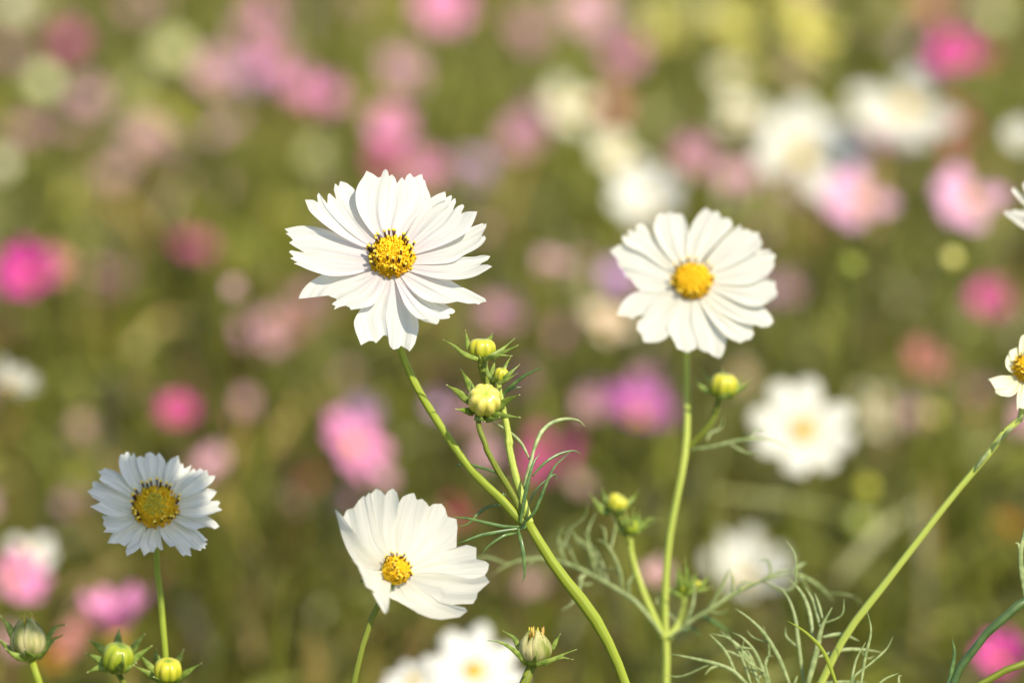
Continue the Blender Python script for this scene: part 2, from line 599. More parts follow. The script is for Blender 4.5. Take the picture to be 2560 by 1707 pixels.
# each petal: left edge from the base, toothed end, right edge from the base, lift of the left and right edge in mm, ribs
A_PETALS = [
    ([(860, 660), (745, 520), (672, 370), (655, 215)], [(712, 82), (760, 105), (800, 135), (820, 128), (838, 85), (855, 68), (874, 85), (882, 125), (905, 108), (930, 140), (943, 180), (962, 148), (980, 130), (1000, 158), (1015, 120), (1040, 100), (1070, 135), (1100, 118), (1130, 106), (1140, 150), (1153, 155)], [(945, 660), (1030, 500), (1130, 400), (1180, 300)], 3.6, -2.4, 3),
    ([(955, 670), (1060, 500), (1180, 325), (1245, 262)], [(1305, 238), (1312, 270), (1306, 310), (1330, 275), (1350, 264), (1358, 280), (1338, 345), (1362, 298), (1382, 287), (1386, 320), (1362, 380), (1400, 348), (1438, 333), (1450, 350), (1425, 405), (1470, 388), (1548, 388)], [(1000, 735), (1220, 655), (1405, 568), (1480, 515), (1528, 445)], 2.4, 3.2, 3),
    ([(1010, 720), (1200, 630), (1400, 560), (1500, 508)], [(1560, 486), (1585, 477), (1600, 486), (1617, 478), (1612, 510), (1577, 572), (1594, 558), (1580, 578), (1603, 572), (1613, 592)], [(1020, 790), (1250, 775), (1368, 754), (1440, 712), (1530, 672), (1588, 632)], -2.6, 1.0, 2),
    ([(1010, 770), (1200, 768), (1380, 742), (1520, 730)], [(1575, 718), (1612, 717), (1646, 726), (1625, 755), (1580, 778), (1562, 797), (1585, 790), (1625, 788), (1661, 803)], [(1010, 830), (1100, 855), (1250, 887), (1400, 893), (1520, 875), (1600, 840)], -.6, 3.0, 2),
    ([(1000, 820), (1150, 850), (1290, 892), (1400, 950), (1500, 990)], [(1570, 1025), (1604, 1043), (1618, 1068), (1580, 1074), (1555, 1090), (1540, 1080), (1480, 1083), (1395, 1066), (1310, 1083)], [(960, 870), (1050, 965), (1150, 1040), (1230, 1072)], -2.6, 2.4, 2),
    ([(950, 870), (1030, 950), (1120, 1015), (1220, 1065)], [(1300, 1086), (1345, 1112), (1375, 1130), (1379, 1145), (1365, 1158), (1330, 1162), (1344, 1180), (1335, 1193), (1300, 1198), (1262, 1200), (1255, 1225), (1243, 1239), (1200, 1222), (1160, 1198)], [(920, 880), (960, 980), (1010, 1090), (1070, 1165), (1110, 1195)], -1.0, 3.6, 3),
    ([(950, 870), (1010, 1000), (1070, 1170), (1092, 1270), (1086, 1350)], [(1075, 1388), (1055, 1420), (1035, 1443), (1022, 1425), (990, 1410), (972, 1396), (955, 1418), (915, 1429), (890, 1405), (880, 1370), (875, 1335), (858, 1318), (835, 1325), (810, 1355), (783, 1381), (765, 1364), (735, 1361), (700, 1378), (670, 1396)], [(860, 870), (790, 1000), (715, 1090), (645, 1200), (637, 1260), (648, 1330)], -3.2, -1.4, 2),
    ([(850, 860), (800, 1000), (740, 1080), (660, 1115)], [(595, 1130), (585, 1110), (555, 1098), (510, 1108), (466, 1127), (480, 1100), (448, 1087), (490, 1060), (485, 1045), (440, 1030), (425, 1021), (330, 1032), (200, 1046)], [(765, 800), (640, 835), (450, 858), (330, 910), (260, 955), (215, 1005)], 1.0, -2.4, 3),
    ([(780, 800), (650, 845), (480, 856), (380, 845), (260, 815)], [(163, 779), (195, 774), (136, 740), (165, 730), (127, 692), (145, 680), (230, 700), (262, 710), (215, 680), (165, 650), (127, 624), (160, 605), (132, 575), (102, 553), (125, 548), (94, 519)], [(765, 720), (650, 640), (480, 570), (380, 535), (270, 508), (180, 503)], 2.8, -3.0, 3),
    ([(785, 690), (650, 635), (520, 560), (380, 460), (290, 385), (266, 345)], [(249, 300), (310, 301), (347, 322), (340, 270), (352, 246), (385, 290), (418, 332), (420, 265), (432, 250), (460, 275), (487, 298), (466, 225), (475, 176), (503, 203), (514, 160), (560, 173), (610, 210), (655, 262)], [(845, 655), (770, 560), (710, 430), (680, 340)], 2.6, -2.6, 3),
]
R_PETALS = [
    ([(860, 610), (850, 450), (870, 330), (910, 190)], [(945, 130), (985, 90), (1020, 68), (1050, 95), (1075, 112), (1110, 95), (1140, 125), (1150, 165), (1210, 158), (1240, 180), (1255, 240)], [(940, 610), (1010, 490), (1120, 360), (1210, 280)], 2.0, -1.2, 2),
    ([(950, 620), (1050, 500), (1180, 350), (1260, 260)], [(1290, 240), (1322, 218), (1340, 262), (1390, 263), (1430, 290), (1482, 288), (1490, 330), (1517, 370), (1512, 410), (1490, 445)], [(1010, 670), (1180, 600), (1350, 520)], 1.4, 1.4, 2),
    ([(1000, 660), (1180, 590), (1380, 500), (1490, 450)], [(1580, 440), (1600, 470), (1637, 490), (1620, 540), (1625, 580), (1605, 620), (1560, 680)], [(1040, 740), (1200, 745), (1400, 740)], -1.2, 1.8, 2),
    ([(1040, 740), (1200, 740), (1400, 725), (1540, 705)], [(1600, 712), (1637, 730), (1630, 770), (1652, 830), (1635, 870)], [(1040, 800), (1150, 835), (1280, 890), (1400, 930), (1520, 932)], -1.6, 2.6, 2),
    ([(1030, 800), (1180, 850), (1330, 905), (1490, 940)], [(1560, 985), (1600, 1040), (1617, 1085), (1580, 1127), (1510, 1132), (1470, 1115), (1430, 1108)], [(980, 840), (1080, 940), (1200, 1020), (1330, 1085)], -2.4, 1.2, 2),
    ([(990, 840), (1100, 940), (1230, 1025), (1350, 1080)], [(1440, 1105), (1425, 1150), (1442, 1190), (1415, 1240), (1370, 1247), (1320, 1274)], [(940, 870), (1010, 980), (1110, 1110), (1220, 1225)], -1.0, 3.0, 2),
    ([(960, 870), (1060, 1000), (1160, 1150), (1188, 1240)], [(1182, 1330), (1160, 1388), (1130, 1412), (1075, 1385), (1040, 1357), (985, 1345), (950, 1320), (940, 1278), (930, 1320), (895, 1335), (850, 1360), (800, 1335), (760, 1325), (742, 1280)], [(840, 870), (760, 980), (695, 1100), (702, 1190)], -2.8, -.4, 2),
    ([(840, 870), (745, 1030), (700, 1140), (650, 1230)], [(600, 1262), (550, 1270), (460, 1265), (445, 1205), (400, 1150), (405, 1085), (460, 1040), (490, 1018), (400, 1030), (370, 1057), (320, 1035), (218, 1022)], [(770, 800), (640, 810), (480, 820), (360, 860), (270, 930)], -1.5, .4, 2),
    ([(770, 800), (620, 795), (470, 800), (400, 775)], [(365, 728), (340, 690), (295, 680), (290, 650), (235, 580), (225, 520), (190, 490), (162, 450)], [(770, 700), (640, 600), (480, 495), (350, 425), (250, 403)], 1.4, -.6, 2),
    ([(775, 690), (620, 585), (470, 475), (340, 420)], [(290, 390), (262, 338), (285, 313), (315, 325), (338, 352), (316, 285), (340, 263), (385, 302), (393, 240), (430, 213), (470, 235), (520, 300)], [(815, 640), (720, 540), (620, 420)], 1.6, -2.4, 2),
    ([(820, 630), (720, 540), (620, 400), (555, 260)], [(575, 160), (605, 124), (660, 135), (692, 108), (740, 130), (790, 123), (820, 150), (850, 215)], [(880, 600), (858, 480), (852, 330)], 2.6, -1.0, 2),
]
L_PETALS = [
    ([(880, 680), (750, 600), (640, 450), (580, 300)], [(583, 190), (610, 168), (640, 180), (665, 143), (700, 150), (727, 203), (757, 152), (780, 200), (810, 230)], [(960, 640), (885, 500), (830, 340)], 1.6, -.8, 2),
    ([(930, 630), (870, 450), (815, 300)], [(800, 212), (840, 188), (892, 217), (900, 168), (950, 143), (1000, 163), (1022, 197), (1066, 152), (1100, 190), (1140, 250), (1160, 310)], [(1100, 630), (1130, 480), (1158, 390)], 1.4, -.6, 3),
    ([(1090, 630), (1140, 480), (1155, 370)], [(1165, 280), (1215, 225), (1302, 186), (1312, 230), (1327, 292), (1358, 285), (1370, 352), (1465, 303), (1440, 370), (1410, 425)], [(1200, 680), (1260, 570), (1350, 480)], 1.0, -1.6, 2),
    ([(1200, 680), (1280, 560), (1380, 440)], [(1468, 365), (1490, 342), (1520, 387), (1565, 342), (1597, 362), (1630, 397), (1642, 358), (1662, 380), (1667, 430), (1752, 437), (1750, 462), (1715, 520)], [(1260, 740), (1400, 685), (1560, 610), (1660, 560)], 1.4, 1.6, 2),
    ([(1260, 750), (1400, 690), (1540, 630), (1640, 593)], [(1720, 600), (1778, 625), (1735, 690), (1692, 733), (1705, 747), (1780, 738), (1818, 760), (1785, 812), (1843, 855), (1795, 872)], [(1270, 890), (1400, 920), (1560, 925), (1700, 900)], -1.4, 1.4, 3),
    ([(1250, 920), (1400, 918), (1560, 920), (1680, 945)], [(1760, 1000), (1808, 1055), (1750, 1088), (1700, 1065), (1640, 1060), (1560, 1080), (1520, 1100)], [(1200, 960), (1300, 1000), (1400, 1055)], -1.4, 1.6, 2),
    ([(1210, 960), (1350, 1030), (1460, 1080), (1560, 1140)], [(1667, 1225), (1610, 1235), (1663, 1268), (1625, 1295), (1642, 1327), (1590, 1318), (1580, 1353), (1510, 1338), (1443, 1308), (1463, 1422), (1390, 1400), (1370, 1423), (1330, 1390), (1280, 1288), (1198, 1308)], [(1060, 1030), (1110, 1140), (1150, 1230)], -.6, 1.2, 3),
    ([(1060, 1040), (1082, 1130), (1078, 1220)], [(1122, 1337), (1090, 1347), (1040, 1298), (1000, 1372), (950, 1365), (880, 1418)], [(960, 1040), (880, 1180), (843, 1280)], -1.2, .6, 2),
    ([(930, 1030), (880, 1150), (830, 1280), (760, 1362)], [(672, 1417), (658, 1360), (682, 1258), (650, 1302), (580, 1260), (520, 1266), (433, 1257)], [(840, 970), (700, 1050), (560, 1110), (480, 1180)], .4, -.8, 2),
    ([(840, 970), (700, 1050), (560, 1120)], [(382, 1127), (422, 1080), (378, 1030), (392, 990), (368, 923)], [(790, 900), (650, 925), (500, 935)], 1.2, -1.0, 2),
    ([(780, 890), (640, 930), (500, 918), (340, 865)], [(218, 812), (290, 785), (352, 757), (260, 705), (188, 620), (257, 590), (248, 512), (290, 498), (400, 555)], [(780, 750), (660, 660), (530, 595)], 1.2, -1.6, 3),
    ([(790, 750), (640, 645), (480, 565)], [(375, 523), (333, 480), (350, 440), (372, 437), (313, 380), (370, 368), (398, 338), (480, 360), (560, 390), (610, 425)], [(880, 680), (770, 570), (680, 480)], 1.2, -1.8, 2),
]
# cup shaped flower: third pair is the tip's travel towards the lens and the bow, in mm
C_PETALS = [
    ([(640, 960), (440, 940), (320, 830), (230, 650), (180, 480)], [(146, 358), (190, 400), (228, 440)], [(680, 900), (500, 790), (340, 600)], 13, -2, 1),
    ([(650, 910), (440, 900), (330, 720), (260, 500)], [(230, 438), (262, 368), (330, 350), (380, 275), (430, 230), (442, 247), (482, 198), (497, 208)], [(700, 870), (570, 650), (525, 450)], 5, -2, 2),
    ([(680, 880), (575, 650), (520, 400)], [(493, 218), (550, 160), (600, 180), (637, 228), (670, 180), (715, 158), (755, 200), (772, 270), (768, 320)], [(760, 860), (705, 650), (742, 450)], 0, -2, 2),
    ([(720, 870), (680, 650), (720, 450)], [(768, 305), (810, 240), (870, 212), (922, 203), (950, 272), (1000, 260), (1045, 300), (1070, 340)], [(830, 880), (955, 700), (1018, 520)], -4, -2, 2),
    ([(820, 880), (940, 720), (1020, 520)], [(1062, 345), (1110, 310), (1190, 308), (1225, 350), (1250, 435), (1337, 458), (1347, 540), (1340, 620), (1337, 735)], [(870, 940), (1050, 900), (1200, 820)], -7, -2, 2),
    ([(860, 940), (1050, 880), (1200, 790)], [(1333, 735), (1440, 710), (1532, 738), (1532, 850), (1620, 870), (1657, 900), (1645, 960), (1615, 1010), (1500, 1062)], [(880, 1000), (1100, 995), (1300, 1035)], -5, -2.5, 2),
    ([(860, 1000), (1100, 1000), (1300, 1035), (1480, 1050)], [(1615, 1008), (1662, 1075), (1600, 1130), (1545, 1180), (1535, 1230), (1500, 1287), (1430, 1290)], [(830, 1060), (930, 1150), (1010, 1208), (1120, 1222), (1150, 1285)], 2, -3, 2),
    ([(830, 1040), (920, 1130), (1080, 1215), (1150, 1270), (1300, 1300)], [(1420, 1325), (1443, 1357), (1370, 1417), (1190, 1442), (1080, 1427), (960, 1380)], [(690, 1060), (690, 1205), (780, 1262), (860, 1310)], 13, -4, 2),
    ([(700, 1050), (674, 1180), (673, 1280)], [(668, 1350), (642, 1387), (618, 1365)], [(620, 1040), (505, 1050), (512, 1150), (560, 1260)], 22, 3, 1),
    ([(650, 1040), (580, 1110), (540, 1160)], [(500, 1150), (450, 1120), (410, 1010), (370, 920), (330, 870), (308, 848)], [(650, 970), (480, 960), (400, 900)], 20, -2, 2),
]
# flower cut by the picture's edge (pale cream, narrow petals) and the one above it
F_PETALS = [
    ([(440, 1110), (425, 1040), (425, 970)], [(436, 938), (455, 930), (470, 960)], [(465, 1110), (478, 1040)], 0, 0, 2),
    ([(470, 1110), (500, 1050), (530, 1000)], [(560, 985), (590, 1010), (590, 1050)], [(480, 1130), (540, 1100)], 0, 0, 2),
    ([(480, 1120), (550, 1100), (610, 1090)], [(650, 1110), (660, 1140), (640, 1165)], [(480, 1150), (550, 1160)], 0, 0, 2),
    ([(480, 1150), (540, 1180), (590, 1220)], [(610, 1260), (590, 1285), (550, 1280)], [(460, 1170), (510, 1220)], 0, 0, 2),
    ([(470, 1170), (480, 1230), (470, 1300)], [(450, 1350), (420, 1340), (408, 1354)], [(440, 1170), (425, 1220), (412, 1280)], 0, 0, 2),
    ([(440, 1170), (410, 1240), (370, 1274)], [(320, 1276), (290, 1260), (285, 1235), (265, 1200), (248, 1180)], [(430, 1145), (385, 1165), (320, 1168)], 1, -1, 2),
    ([(430, 1145), (380, 1140), (350, 1110)], [(343, 1080), (352, 1055), (372, 1020), (412, 1003)], [(440, 1120), (418, 1070)], 1, -1, 2),
]
F2_PETALS = [
    ([(560, 290), (480, 340), (420, 320)], [(385, 295), (350, 270), (335, 250), (352, 238), (372, 244), (400, 232), (420, 240), (450, 230)], [(560, 260), (500, 240)], 0, 0, 2),
    ([(560, 260), (470, 220), (410, 165)], [(380, 128), (386, 108), (410, 125), (450, 165)], [(575, 240), (520, 205)], 0, 0, 2),
    ([(570, 250), (480, 170), (450, 120)], [(440, 95), (470, 60), (520, 80)], [(600, 235), (560, 160)], 0, 0, 2),
    ([(590, 240), (570, 140), (580, 60)], [(600, 20), (650, 20), (680, 60)], [(640, 240), (660, 150)], 0, 0, 2),
    ([(640, 240), (700, 150), (760, 100)], [(800, 110), (830, 150), (830, 190)], [(650, 265), (740, 230)], 0, 0, 2),
    ([(650, 265), (740, 240), (820, 240)], [(860, 270), (860, 310), (820, 330)], [(645, 295), (740, 310)], 0, 0, 2),
    ([(640, 290), (710, 350), (760, 410)], [(750, 450), (710, 465), (670, 450)], [(610, 305), (640, 380)], 0, 0, 2),
    ([(610, 300), (620, 390), (600, 460)], [(570, 480), (530, 470), (500, 430)], [(575, 300), (530, 370)], 0, 0, 2),
]


# ------------------------------------------------------------------ buds
def bud(parent, c, rx, ry, axis, mat, lobes=8, dent=0.13, flat=1.6, name='bud'):
    """ribbed bud: c centre, rx radius, ry half height, axis from base to crown"""
    axis = axis.normalized()
    u = axis.cross(Vector((0.2, 0.9, 0.1))).normalized()
    v = axis.cross(u)
    mb = MB()
    rows, U = [], []
    n, m = 20, 64
    for i in range(n):
        a = -math.pi / 2 + math.pi * i / (n - 1)
        cz, sz = max(0.002, math.cos(a)), math.sin(a)
        rr = cz ** (2 / (flat + 1))
        hz = math.copysign(abs(sz) ** (1 / 1.15), sz)
        if a > 0.6:
            hz -= 0.16 * ((a - 0.6) / 0.97) ** 2
        row, ur = [], []
        for j in range(m + 1):
            ph = 2 * math.pi * j / m
            lob = 1 - dent * (1 - abs(math.cos(lobes * ph / 2)) ** 0.7) * (0.35 + 0.65 * max(0, cz))
            row.append(c + (u * math.cos(ph) + v * math.sin(ph)) * (rx * rr * lob) + axis * (ry * hz))
            ur.append((j / m * lobes / 8, i / (n - 1)))
        rows.append(row)
        U.append(ur)
    mb.grid(rows, 0, U)
    return mb.build(name, mat, parent)


def bracts(parent, c, rx, ry, axis, depth, k, tips, width, pale=False):
    """calyx under a bud: a small cup plus the outer bracts, each from its foot through to its tip (zoom pixels, dz mm)"""
    axis = axis.normalized()
    u = axis.cross(Vector((0.2, 0.9, 0.1))).normalized()
    v = axis.cross(u)
    mb = MB()
    rows = []
    for i in range(6):
        a = -math.pi / 2 + (math.pi * 0.30) * i / 5
        rows.append([c + (u * math.cos(2 * math.pi * j / 32) + v * math.sin(2 * math.pi * j / 32)) * (rx * 1.035 * max(.02, math.cos(a)) ** .75 * (1 + .05 * math.cos(8 * 2 * math.pi * j / 32)))
                     + axis * (ry * 1.05 * math.sin(a)) for j in range(32)])
    mb.grid(rows, 0, None, True)
    for pts in tips:
        P = px3(zz(k, pts), depth)
        blade(mb, P, width * PXM * depth * .82, 0.22, 0.85, 0.2, n=22, tipfrac=0.17, power=1.35)
        d = (P[-1] - P[-2]).normalized()
        r = width * PXM * depth * 0.06
        mb.tube([P[-1] - d * r, P[-1], P[-1] + d * r * 1.6], [r * .8, r * 1.1, r * .4], 1, 6, 1)
    return mb.build('calyx', [M['bract_pale' if pale else 'bract'], M['bract_tip']], parent)


def zc(k, x, y):
    return zz(k, [(x, y)])[0]


def full_bud(parent, k, cx, cy, rx, ry, axis, depth, mat, tips, bw, dz=0.0, pale=False, lobes=8, dent=.13):
    x, y = zc(k, cx, cy)
    s = PXM * depth / ZOOM[k][2]
    c = W(x, y, depth + dz)
    b = bud(parent, c, rx * s, ry * s, axis, M[mat], lobes, dent)
    bracts(b, c, rx * s, ry * s, axis, depth, k, tips, bw, pale)
    return b


def spent_head(parent, k, cx, cy, rx, ry, axis, depth, tips, bw, seed):
    """closed, withered flower: overlapping dry petals narrowing to a ragged open top"""
    rd = random.Random(seed)
    x, y = zc(k, cx, cy)
    s = PXM * depth / ZOOM[k][2]
    c = W(x, y, depth)
    axis = axis.normalized()
    u = axis.cross(BACK).normalized()
    v = axis.cross(u)
    RX, RY = rx * s, ry * s
    mb = MB()
    for q in range(9):
        ph0 = 2 * math.pi * q / 9 + rd.uniform(-.2, .2)
        hw = rd.uniform(.42, .6)
        lift = 1.0 + .06 * (q % 2)
        top = rd.uniform(.55, 1.1)
        rows, U = [], []
        for i in range(16):
            t = i / 15
            zpos = -1 + (1 + top) * t
            rad = (math.sin(math.pi * min(1, (t * .86 + .05))) ** .62) * (1 - .18 * t)
            wj = hw * (1 - .75 * max(0, t - .45) ** 1.4 * 1.9)
            row = []
            for j in range(9):
                g = (j / 8 - .5) * 2
                ph = ph0 + wj * g
                rr = RX * rad * lift * (1 - .10 * g * g + .025 * math.sin(9 * g + q))
                row.append(c + (u * math.cos(ph) + v * math.sin(ph)) * rr + axis * (RY * zpos))
            rows.append(row)
        mb.grid(rows, 0)
    b = mb.build('bud', M['husk'], parent)
    sh = MB()
    for q in range(34):
        ph = rd.uniform(0, 6.28)
        r0 = RX * rd.uniform(.1, .42)
        d = u * math.cos(ph) + v * math.sin(ph)
        p0 = c + d * r0 + axis * (RY * .35)
        p1 = c + d * (r0 * rd.uniform(.9, 1.3)) + axis * (RY * rd.uniform(.75, 1.16))
        sh.tube([p0, p0.lerp(p1, .6) + d * RX * .02, p1], [RX * .05, RX * .05, RX * .025], 1, 5, 0 if q % 3 else 1)
    sh.build('withered_florets', [M['disc_green'], M['husk_shred']], b)
    bracts(b, c - axis * RY * .15, RX * .9, RY * .9, axis, depth, k, tips, bw)
    return b


# ------------------------------------------------------------------ plant with the big sharp flower
def ground_pt(p, dx=0.0, dy=0.0):
    return Vector((p.x + dx, p.y + dy, 0))


D1 = 1.0
G1 = Vector((0.10, 1.02, 0))
p1 = thing('cosmos_plant', 'large sharp white cosmos on a forked stem with three plump yellow buds beside it', 'flower', G1, 'white cosmos plants in focus')
nA = camvec(-0.03, math.sin(math.radians(26)), math.cos(math.radians(26)))
cA = zc('A', 903, 742)
oA = W(cA[0], cA[1], D1)
flower_head(p1, oA, nA, 0.0075, A_PETALS, 'A', 'white', 'open', 0.0050, 3, cup=0.0008, lift=.78)
node1 = px3(zz('N', [(960, 900)]), D1)[0]
stalk(p1, 'flower_stalk', [oA - nA * 0.006] + px3([(985, 770, 20), (1000, 868, 20), (1052, 985, 16)] + zz('N', [(300, 260, 8), (500, 490, 4), (700, 680, 1), (850, 850, 0), (950, 900, 0)]), D1), 0.00115, 0.0016, M['stem'])
st = px3(zz('N', [(925, 860), (985, 960), (1140, 1220), (1330, 1500), (1420, 1640)]), D1) + px3([(1500, 1620), (1545, 1700), (1575, 1790)], D1)
st = px3(zz('N', [(925, 860), (985, 960), (1140, 1220), (1330, 1480)]) + [(1480, 1535), (1530, 1625), (1567, 1720), (1590, 1810)], D1)
stalk(p1, 'stem', st + to_ground(st, G1.x, G1.y), 0.0016, 0.0030, M['stem'], n=120, knots=((.035, .32),))
stalk(p1, 'bud_stalk', px3(zz('B', [(505, 1050, 2), (515, 1180, 1), (580, 1350)]) + zz('N', [(540, 180), (650, 380), (760, 560), (870, 770), (940, 890)]), D1), 0.0009, 0.0013, M['stem_dark'])
stalk(p1, 'bud_stalk', px3(zz('B', [(722, 670, 7), (735, 790, 7), (770, 950, 7), (830, 1250, 6)]) + zz('N', [(760, 180, 5), (820, 440, 4), (870, 600, 3), (920, 780, 1), (955, 895, 0)]), D1), 0.0010, 0.0016, M['stem_pale'], knots=((.42, .25),))
stalk(p1, 'bud_stalk', px3(zz('B', [(540, 440, 9), (550, 540, 9), (600, 690, 9), (690, 840, 8), (775, 960, 7)]), D1), 0.0015, 0.0009, M['stem_dark'])
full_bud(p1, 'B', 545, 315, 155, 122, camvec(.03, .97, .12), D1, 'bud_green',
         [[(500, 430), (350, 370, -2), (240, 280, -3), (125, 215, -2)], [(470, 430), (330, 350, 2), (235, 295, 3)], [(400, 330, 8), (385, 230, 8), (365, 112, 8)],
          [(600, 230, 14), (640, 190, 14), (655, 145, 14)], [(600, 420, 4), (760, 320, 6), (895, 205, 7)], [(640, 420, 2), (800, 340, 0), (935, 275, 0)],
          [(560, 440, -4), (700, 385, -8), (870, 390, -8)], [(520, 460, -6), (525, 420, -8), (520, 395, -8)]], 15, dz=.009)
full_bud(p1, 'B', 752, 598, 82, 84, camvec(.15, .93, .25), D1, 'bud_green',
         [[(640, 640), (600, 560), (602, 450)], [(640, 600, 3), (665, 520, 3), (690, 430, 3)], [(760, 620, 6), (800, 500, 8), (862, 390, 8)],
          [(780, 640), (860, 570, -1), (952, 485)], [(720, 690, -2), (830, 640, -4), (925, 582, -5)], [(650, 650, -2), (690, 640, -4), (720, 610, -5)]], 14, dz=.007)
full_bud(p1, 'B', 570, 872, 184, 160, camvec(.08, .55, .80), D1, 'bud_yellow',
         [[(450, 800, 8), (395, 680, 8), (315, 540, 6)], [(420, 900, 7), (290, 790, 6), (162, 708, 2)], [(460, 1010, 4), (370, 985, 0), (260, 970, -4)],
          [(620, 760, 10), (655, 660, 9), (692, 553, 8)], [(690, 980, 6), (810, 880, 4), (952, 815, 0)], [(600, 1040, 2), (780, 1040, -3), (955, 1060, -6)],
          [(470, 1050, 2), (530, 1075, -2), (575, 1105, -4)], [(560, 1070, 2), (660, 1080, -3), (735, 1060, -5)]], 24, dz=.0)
leaf(p1, D1, [('N', [(905, 640, 4), (915, 520, 5), (960, 330, 6), (1010, 150, 8)], 11), ('B', [(1080, 1500, 7), (1150, 1300, 9), (1215, 1190, 11), (1320, 1110, 13), (1460, 1075, 14), (1590, 1092, 14), (1665, 1155, 14)], 10),
              ('B', [(1062, 1515, 8), (980, 1350, 10), (880, 1245, 11), (820, 1205, 12), (740, 1150, 12), (600, 1095, 12)], 6.5)], M['leaf_pale'])
leaf(p1, D1, [('N', [(865, 900, -2), (905, 660, -3), (955, 430, -3), (1000, 290, -2), (1065, 203, 0)], 9.5), ('N', [(985, 430, -2), (1100, 305, -2), (1230, 222, 0), (1360, 184, 2), (1430, 195, 3), (1467, 237, 4)], 6.5)], M['leaf'])
leaf(p1, D1, [('N', [(845, 960, -3), (920, 870, -6), (1000, 785, -8), (1062, 650, -8), (1130, 480, -8), (1200, 340, -7), (1280, 260, -6), (1357, 188, -5)], 7.5), ('N', [(1140, 470, -8), (1175, 425, -7), (1210, 420, -6), (1220, 475, -6)], 5),
              ('N', [(935, 730, 2), (1000, 600, 3), (1080, 500, 4), (1165, 440, 5)], 5), ('N', [(855, 925, -4), (700, 922, -4), (520, 885, -4), (350, 845, -3), (188, 828, -2)], 8),
              ('N', [(845, 945, -4), (640, 980, -6), (480, 1008, -7), (350, 1055, -8), (248, 1088, -8)], 8.5), ('N', [(842, 985, -4), (720, 1010, -8), (610, 1072, -9), (530, 1140, -9), (488, 1212, -9)], 6.5),
              ('N', [(845, 955, -4), (868, 1050, -7), (890, 1150, -8), (905, 1300, -8), (905, 1410, -8), (878, 1472, -8)], 9), ('N', [(950, 905, 0), (900, 925, -2), (845, 955, -4)], 12)], M['leaf'])
leaf(p1, D1, [('N', [(690, 712, 8), (560, 730, 9), (460, 790, 9), (385, 870, 8), (340, 905, 8), (245, 925, 8)], 7), ('N', [(720, 600, 5), (690, 660, 5), (700, 585, 6)], 6)], M['leaf'])
leaf(p1, D1, [('N', [(235, 332, 14), (330, 312, 13), (480, 345, 12), (600, 385, 11), (700, 420, 10), (785, 462, 9)], 6.5), ('N', [(785, 462, 9), (860, 560, 5), (900, 700, 3)], 6)], M['leaf'])
leaf(p1, D1, [('B', [(765, 860, 7), (790, 790, 7), (870, 715, 6), (1000, 610, 5), (1110, 555, 4), (1205, 515, 3)], 8), ('B', [(790, 800, 7), (870, 745, 8), (980, 728, 9)], 6)], M['leaf'])

# ------------------------------------------------------------------ the softer white flower with many side buds
D2 = 1.085
G2 = Vector((0.165, 1.16, 0))
p2 = thing('cosmos_plant', 'white cosmos with clean golden centre on a pale upright stem with feathery leaves', 'flower', G2, 'white cosmos plants in focus')
nR = camvec(-0.02, math.sin(math.radians(24)), math.cos(math.radians(24)))
cR = zc('R', 892, 735)
oR = W(cR[0], cR[1], D2)
flower_head(p2, oR, nR, 0.0071, R_PETALS, 'R', 'white_warm', 'closed', 0.0046, 8, cup=0.0012, lift=.40)
up2 = px3([(1716, 800, 16), (1716, 880, 16), (1718, 1000, 12)] + zz('G', [(50, 1300, 8), (42, 1480, 4)]), D2)
s2 = up2 + px3(zz('M', [(790, 0), (735, 260), (695, 480), (668, 760), (660, 1000), (665, 1200), (672, 1400), (668, 1568), (668, 1750)]), D2)
stalk(p2, 'stem', [oR - nR * .006] + s2 + to_ground(s2, G2.x, G2.y), 0.0011, 0.0036, M['stem_pale'], n=140, knots=((.19, .3),))
stalk(p2, 'bud_stalk', px3(zz('G', [(275, 1150, 2), (240, 1270, 2), (180, 1370, 2), (60, 1500, 4)]), D2), 0.0010, 0.0012, M['stem_dark'])
full_bud(p2, 'G', 297, 1078, 96, 88, camvec(.12, .95, .2), D2, 'bud_green',
         [[(220, 1130), (150, 1090), (100, 1028)], [(230, 1100, 5), (190, 1030, 6), (145, 968, 6)], [(290, 1010, 8), (285, 980, 8), (288, 958, 8)],
          [(350, 1130), (420, 1090), (485, 1043)], [(350, 1100, 6), (400, 1060, 8), (430, 1010, 8)], [(270, 1160, -4), (330, 1140, -6), (380, 1110, -7)]], 17)
leaf(p2, D2, [('G', [(60, 1510, 4), (200, 1498, 2), (400, 1452, 0), (560, 1440, 0), (680, 1468, 0), (745, 1512, 0)], 9.5), ('G', [(185, 1450, 3), (210, 1400, 6), (275, 1370, 8), (300, 1290, 8)], 7)], M['leaf_pale'], wide=.90, twigs=2)
node2 = zz('M', [(665, 1220)])
stalk(p2, 'bud_stalk', px3(zz('M', [(402, 500, 0), (410, 590), (440, 720), (500, 890), (570, 1060), (620, 1170), (655, 1230)]), D2), 0.0011, 0.0016, M['stem_pale'])
stalk(p2, 'bud_stalk', px3(zz('M', [(300, 310, 2), (335, 390, 2), (385, 490, 0), (402, 540)]), D2), 0.0012, 0.0011, M['stem_dark'])
stalk(p2, 'bud_stalk', px3(zz('M', [(812, 930, 4), (800, 1010, 4), (770, 1120, 3), (680, 1240, 0)]), D2), 0.0012, 0.0016, M['stem_pale'])
full_bud(p2, 'M', 303, 232, 82, 72, camvec(.5, .8, .25), D2, 'bud_green',
         [[(240, 280), (160, 240), (103, 158)], [(240, 250, 5), (215, 190, 6), (195, 125, 6)], [(360, 260, 4), (420, 200, 5), (462, 140, 5)], [(250, 310), (190, 290), (140, 250)],
          [(300, 310, -4), (350, 280, -6), (372, 240, -6)], [(260, 300, -4), (270, 280, -6), (290, 270, -7)]], 18)
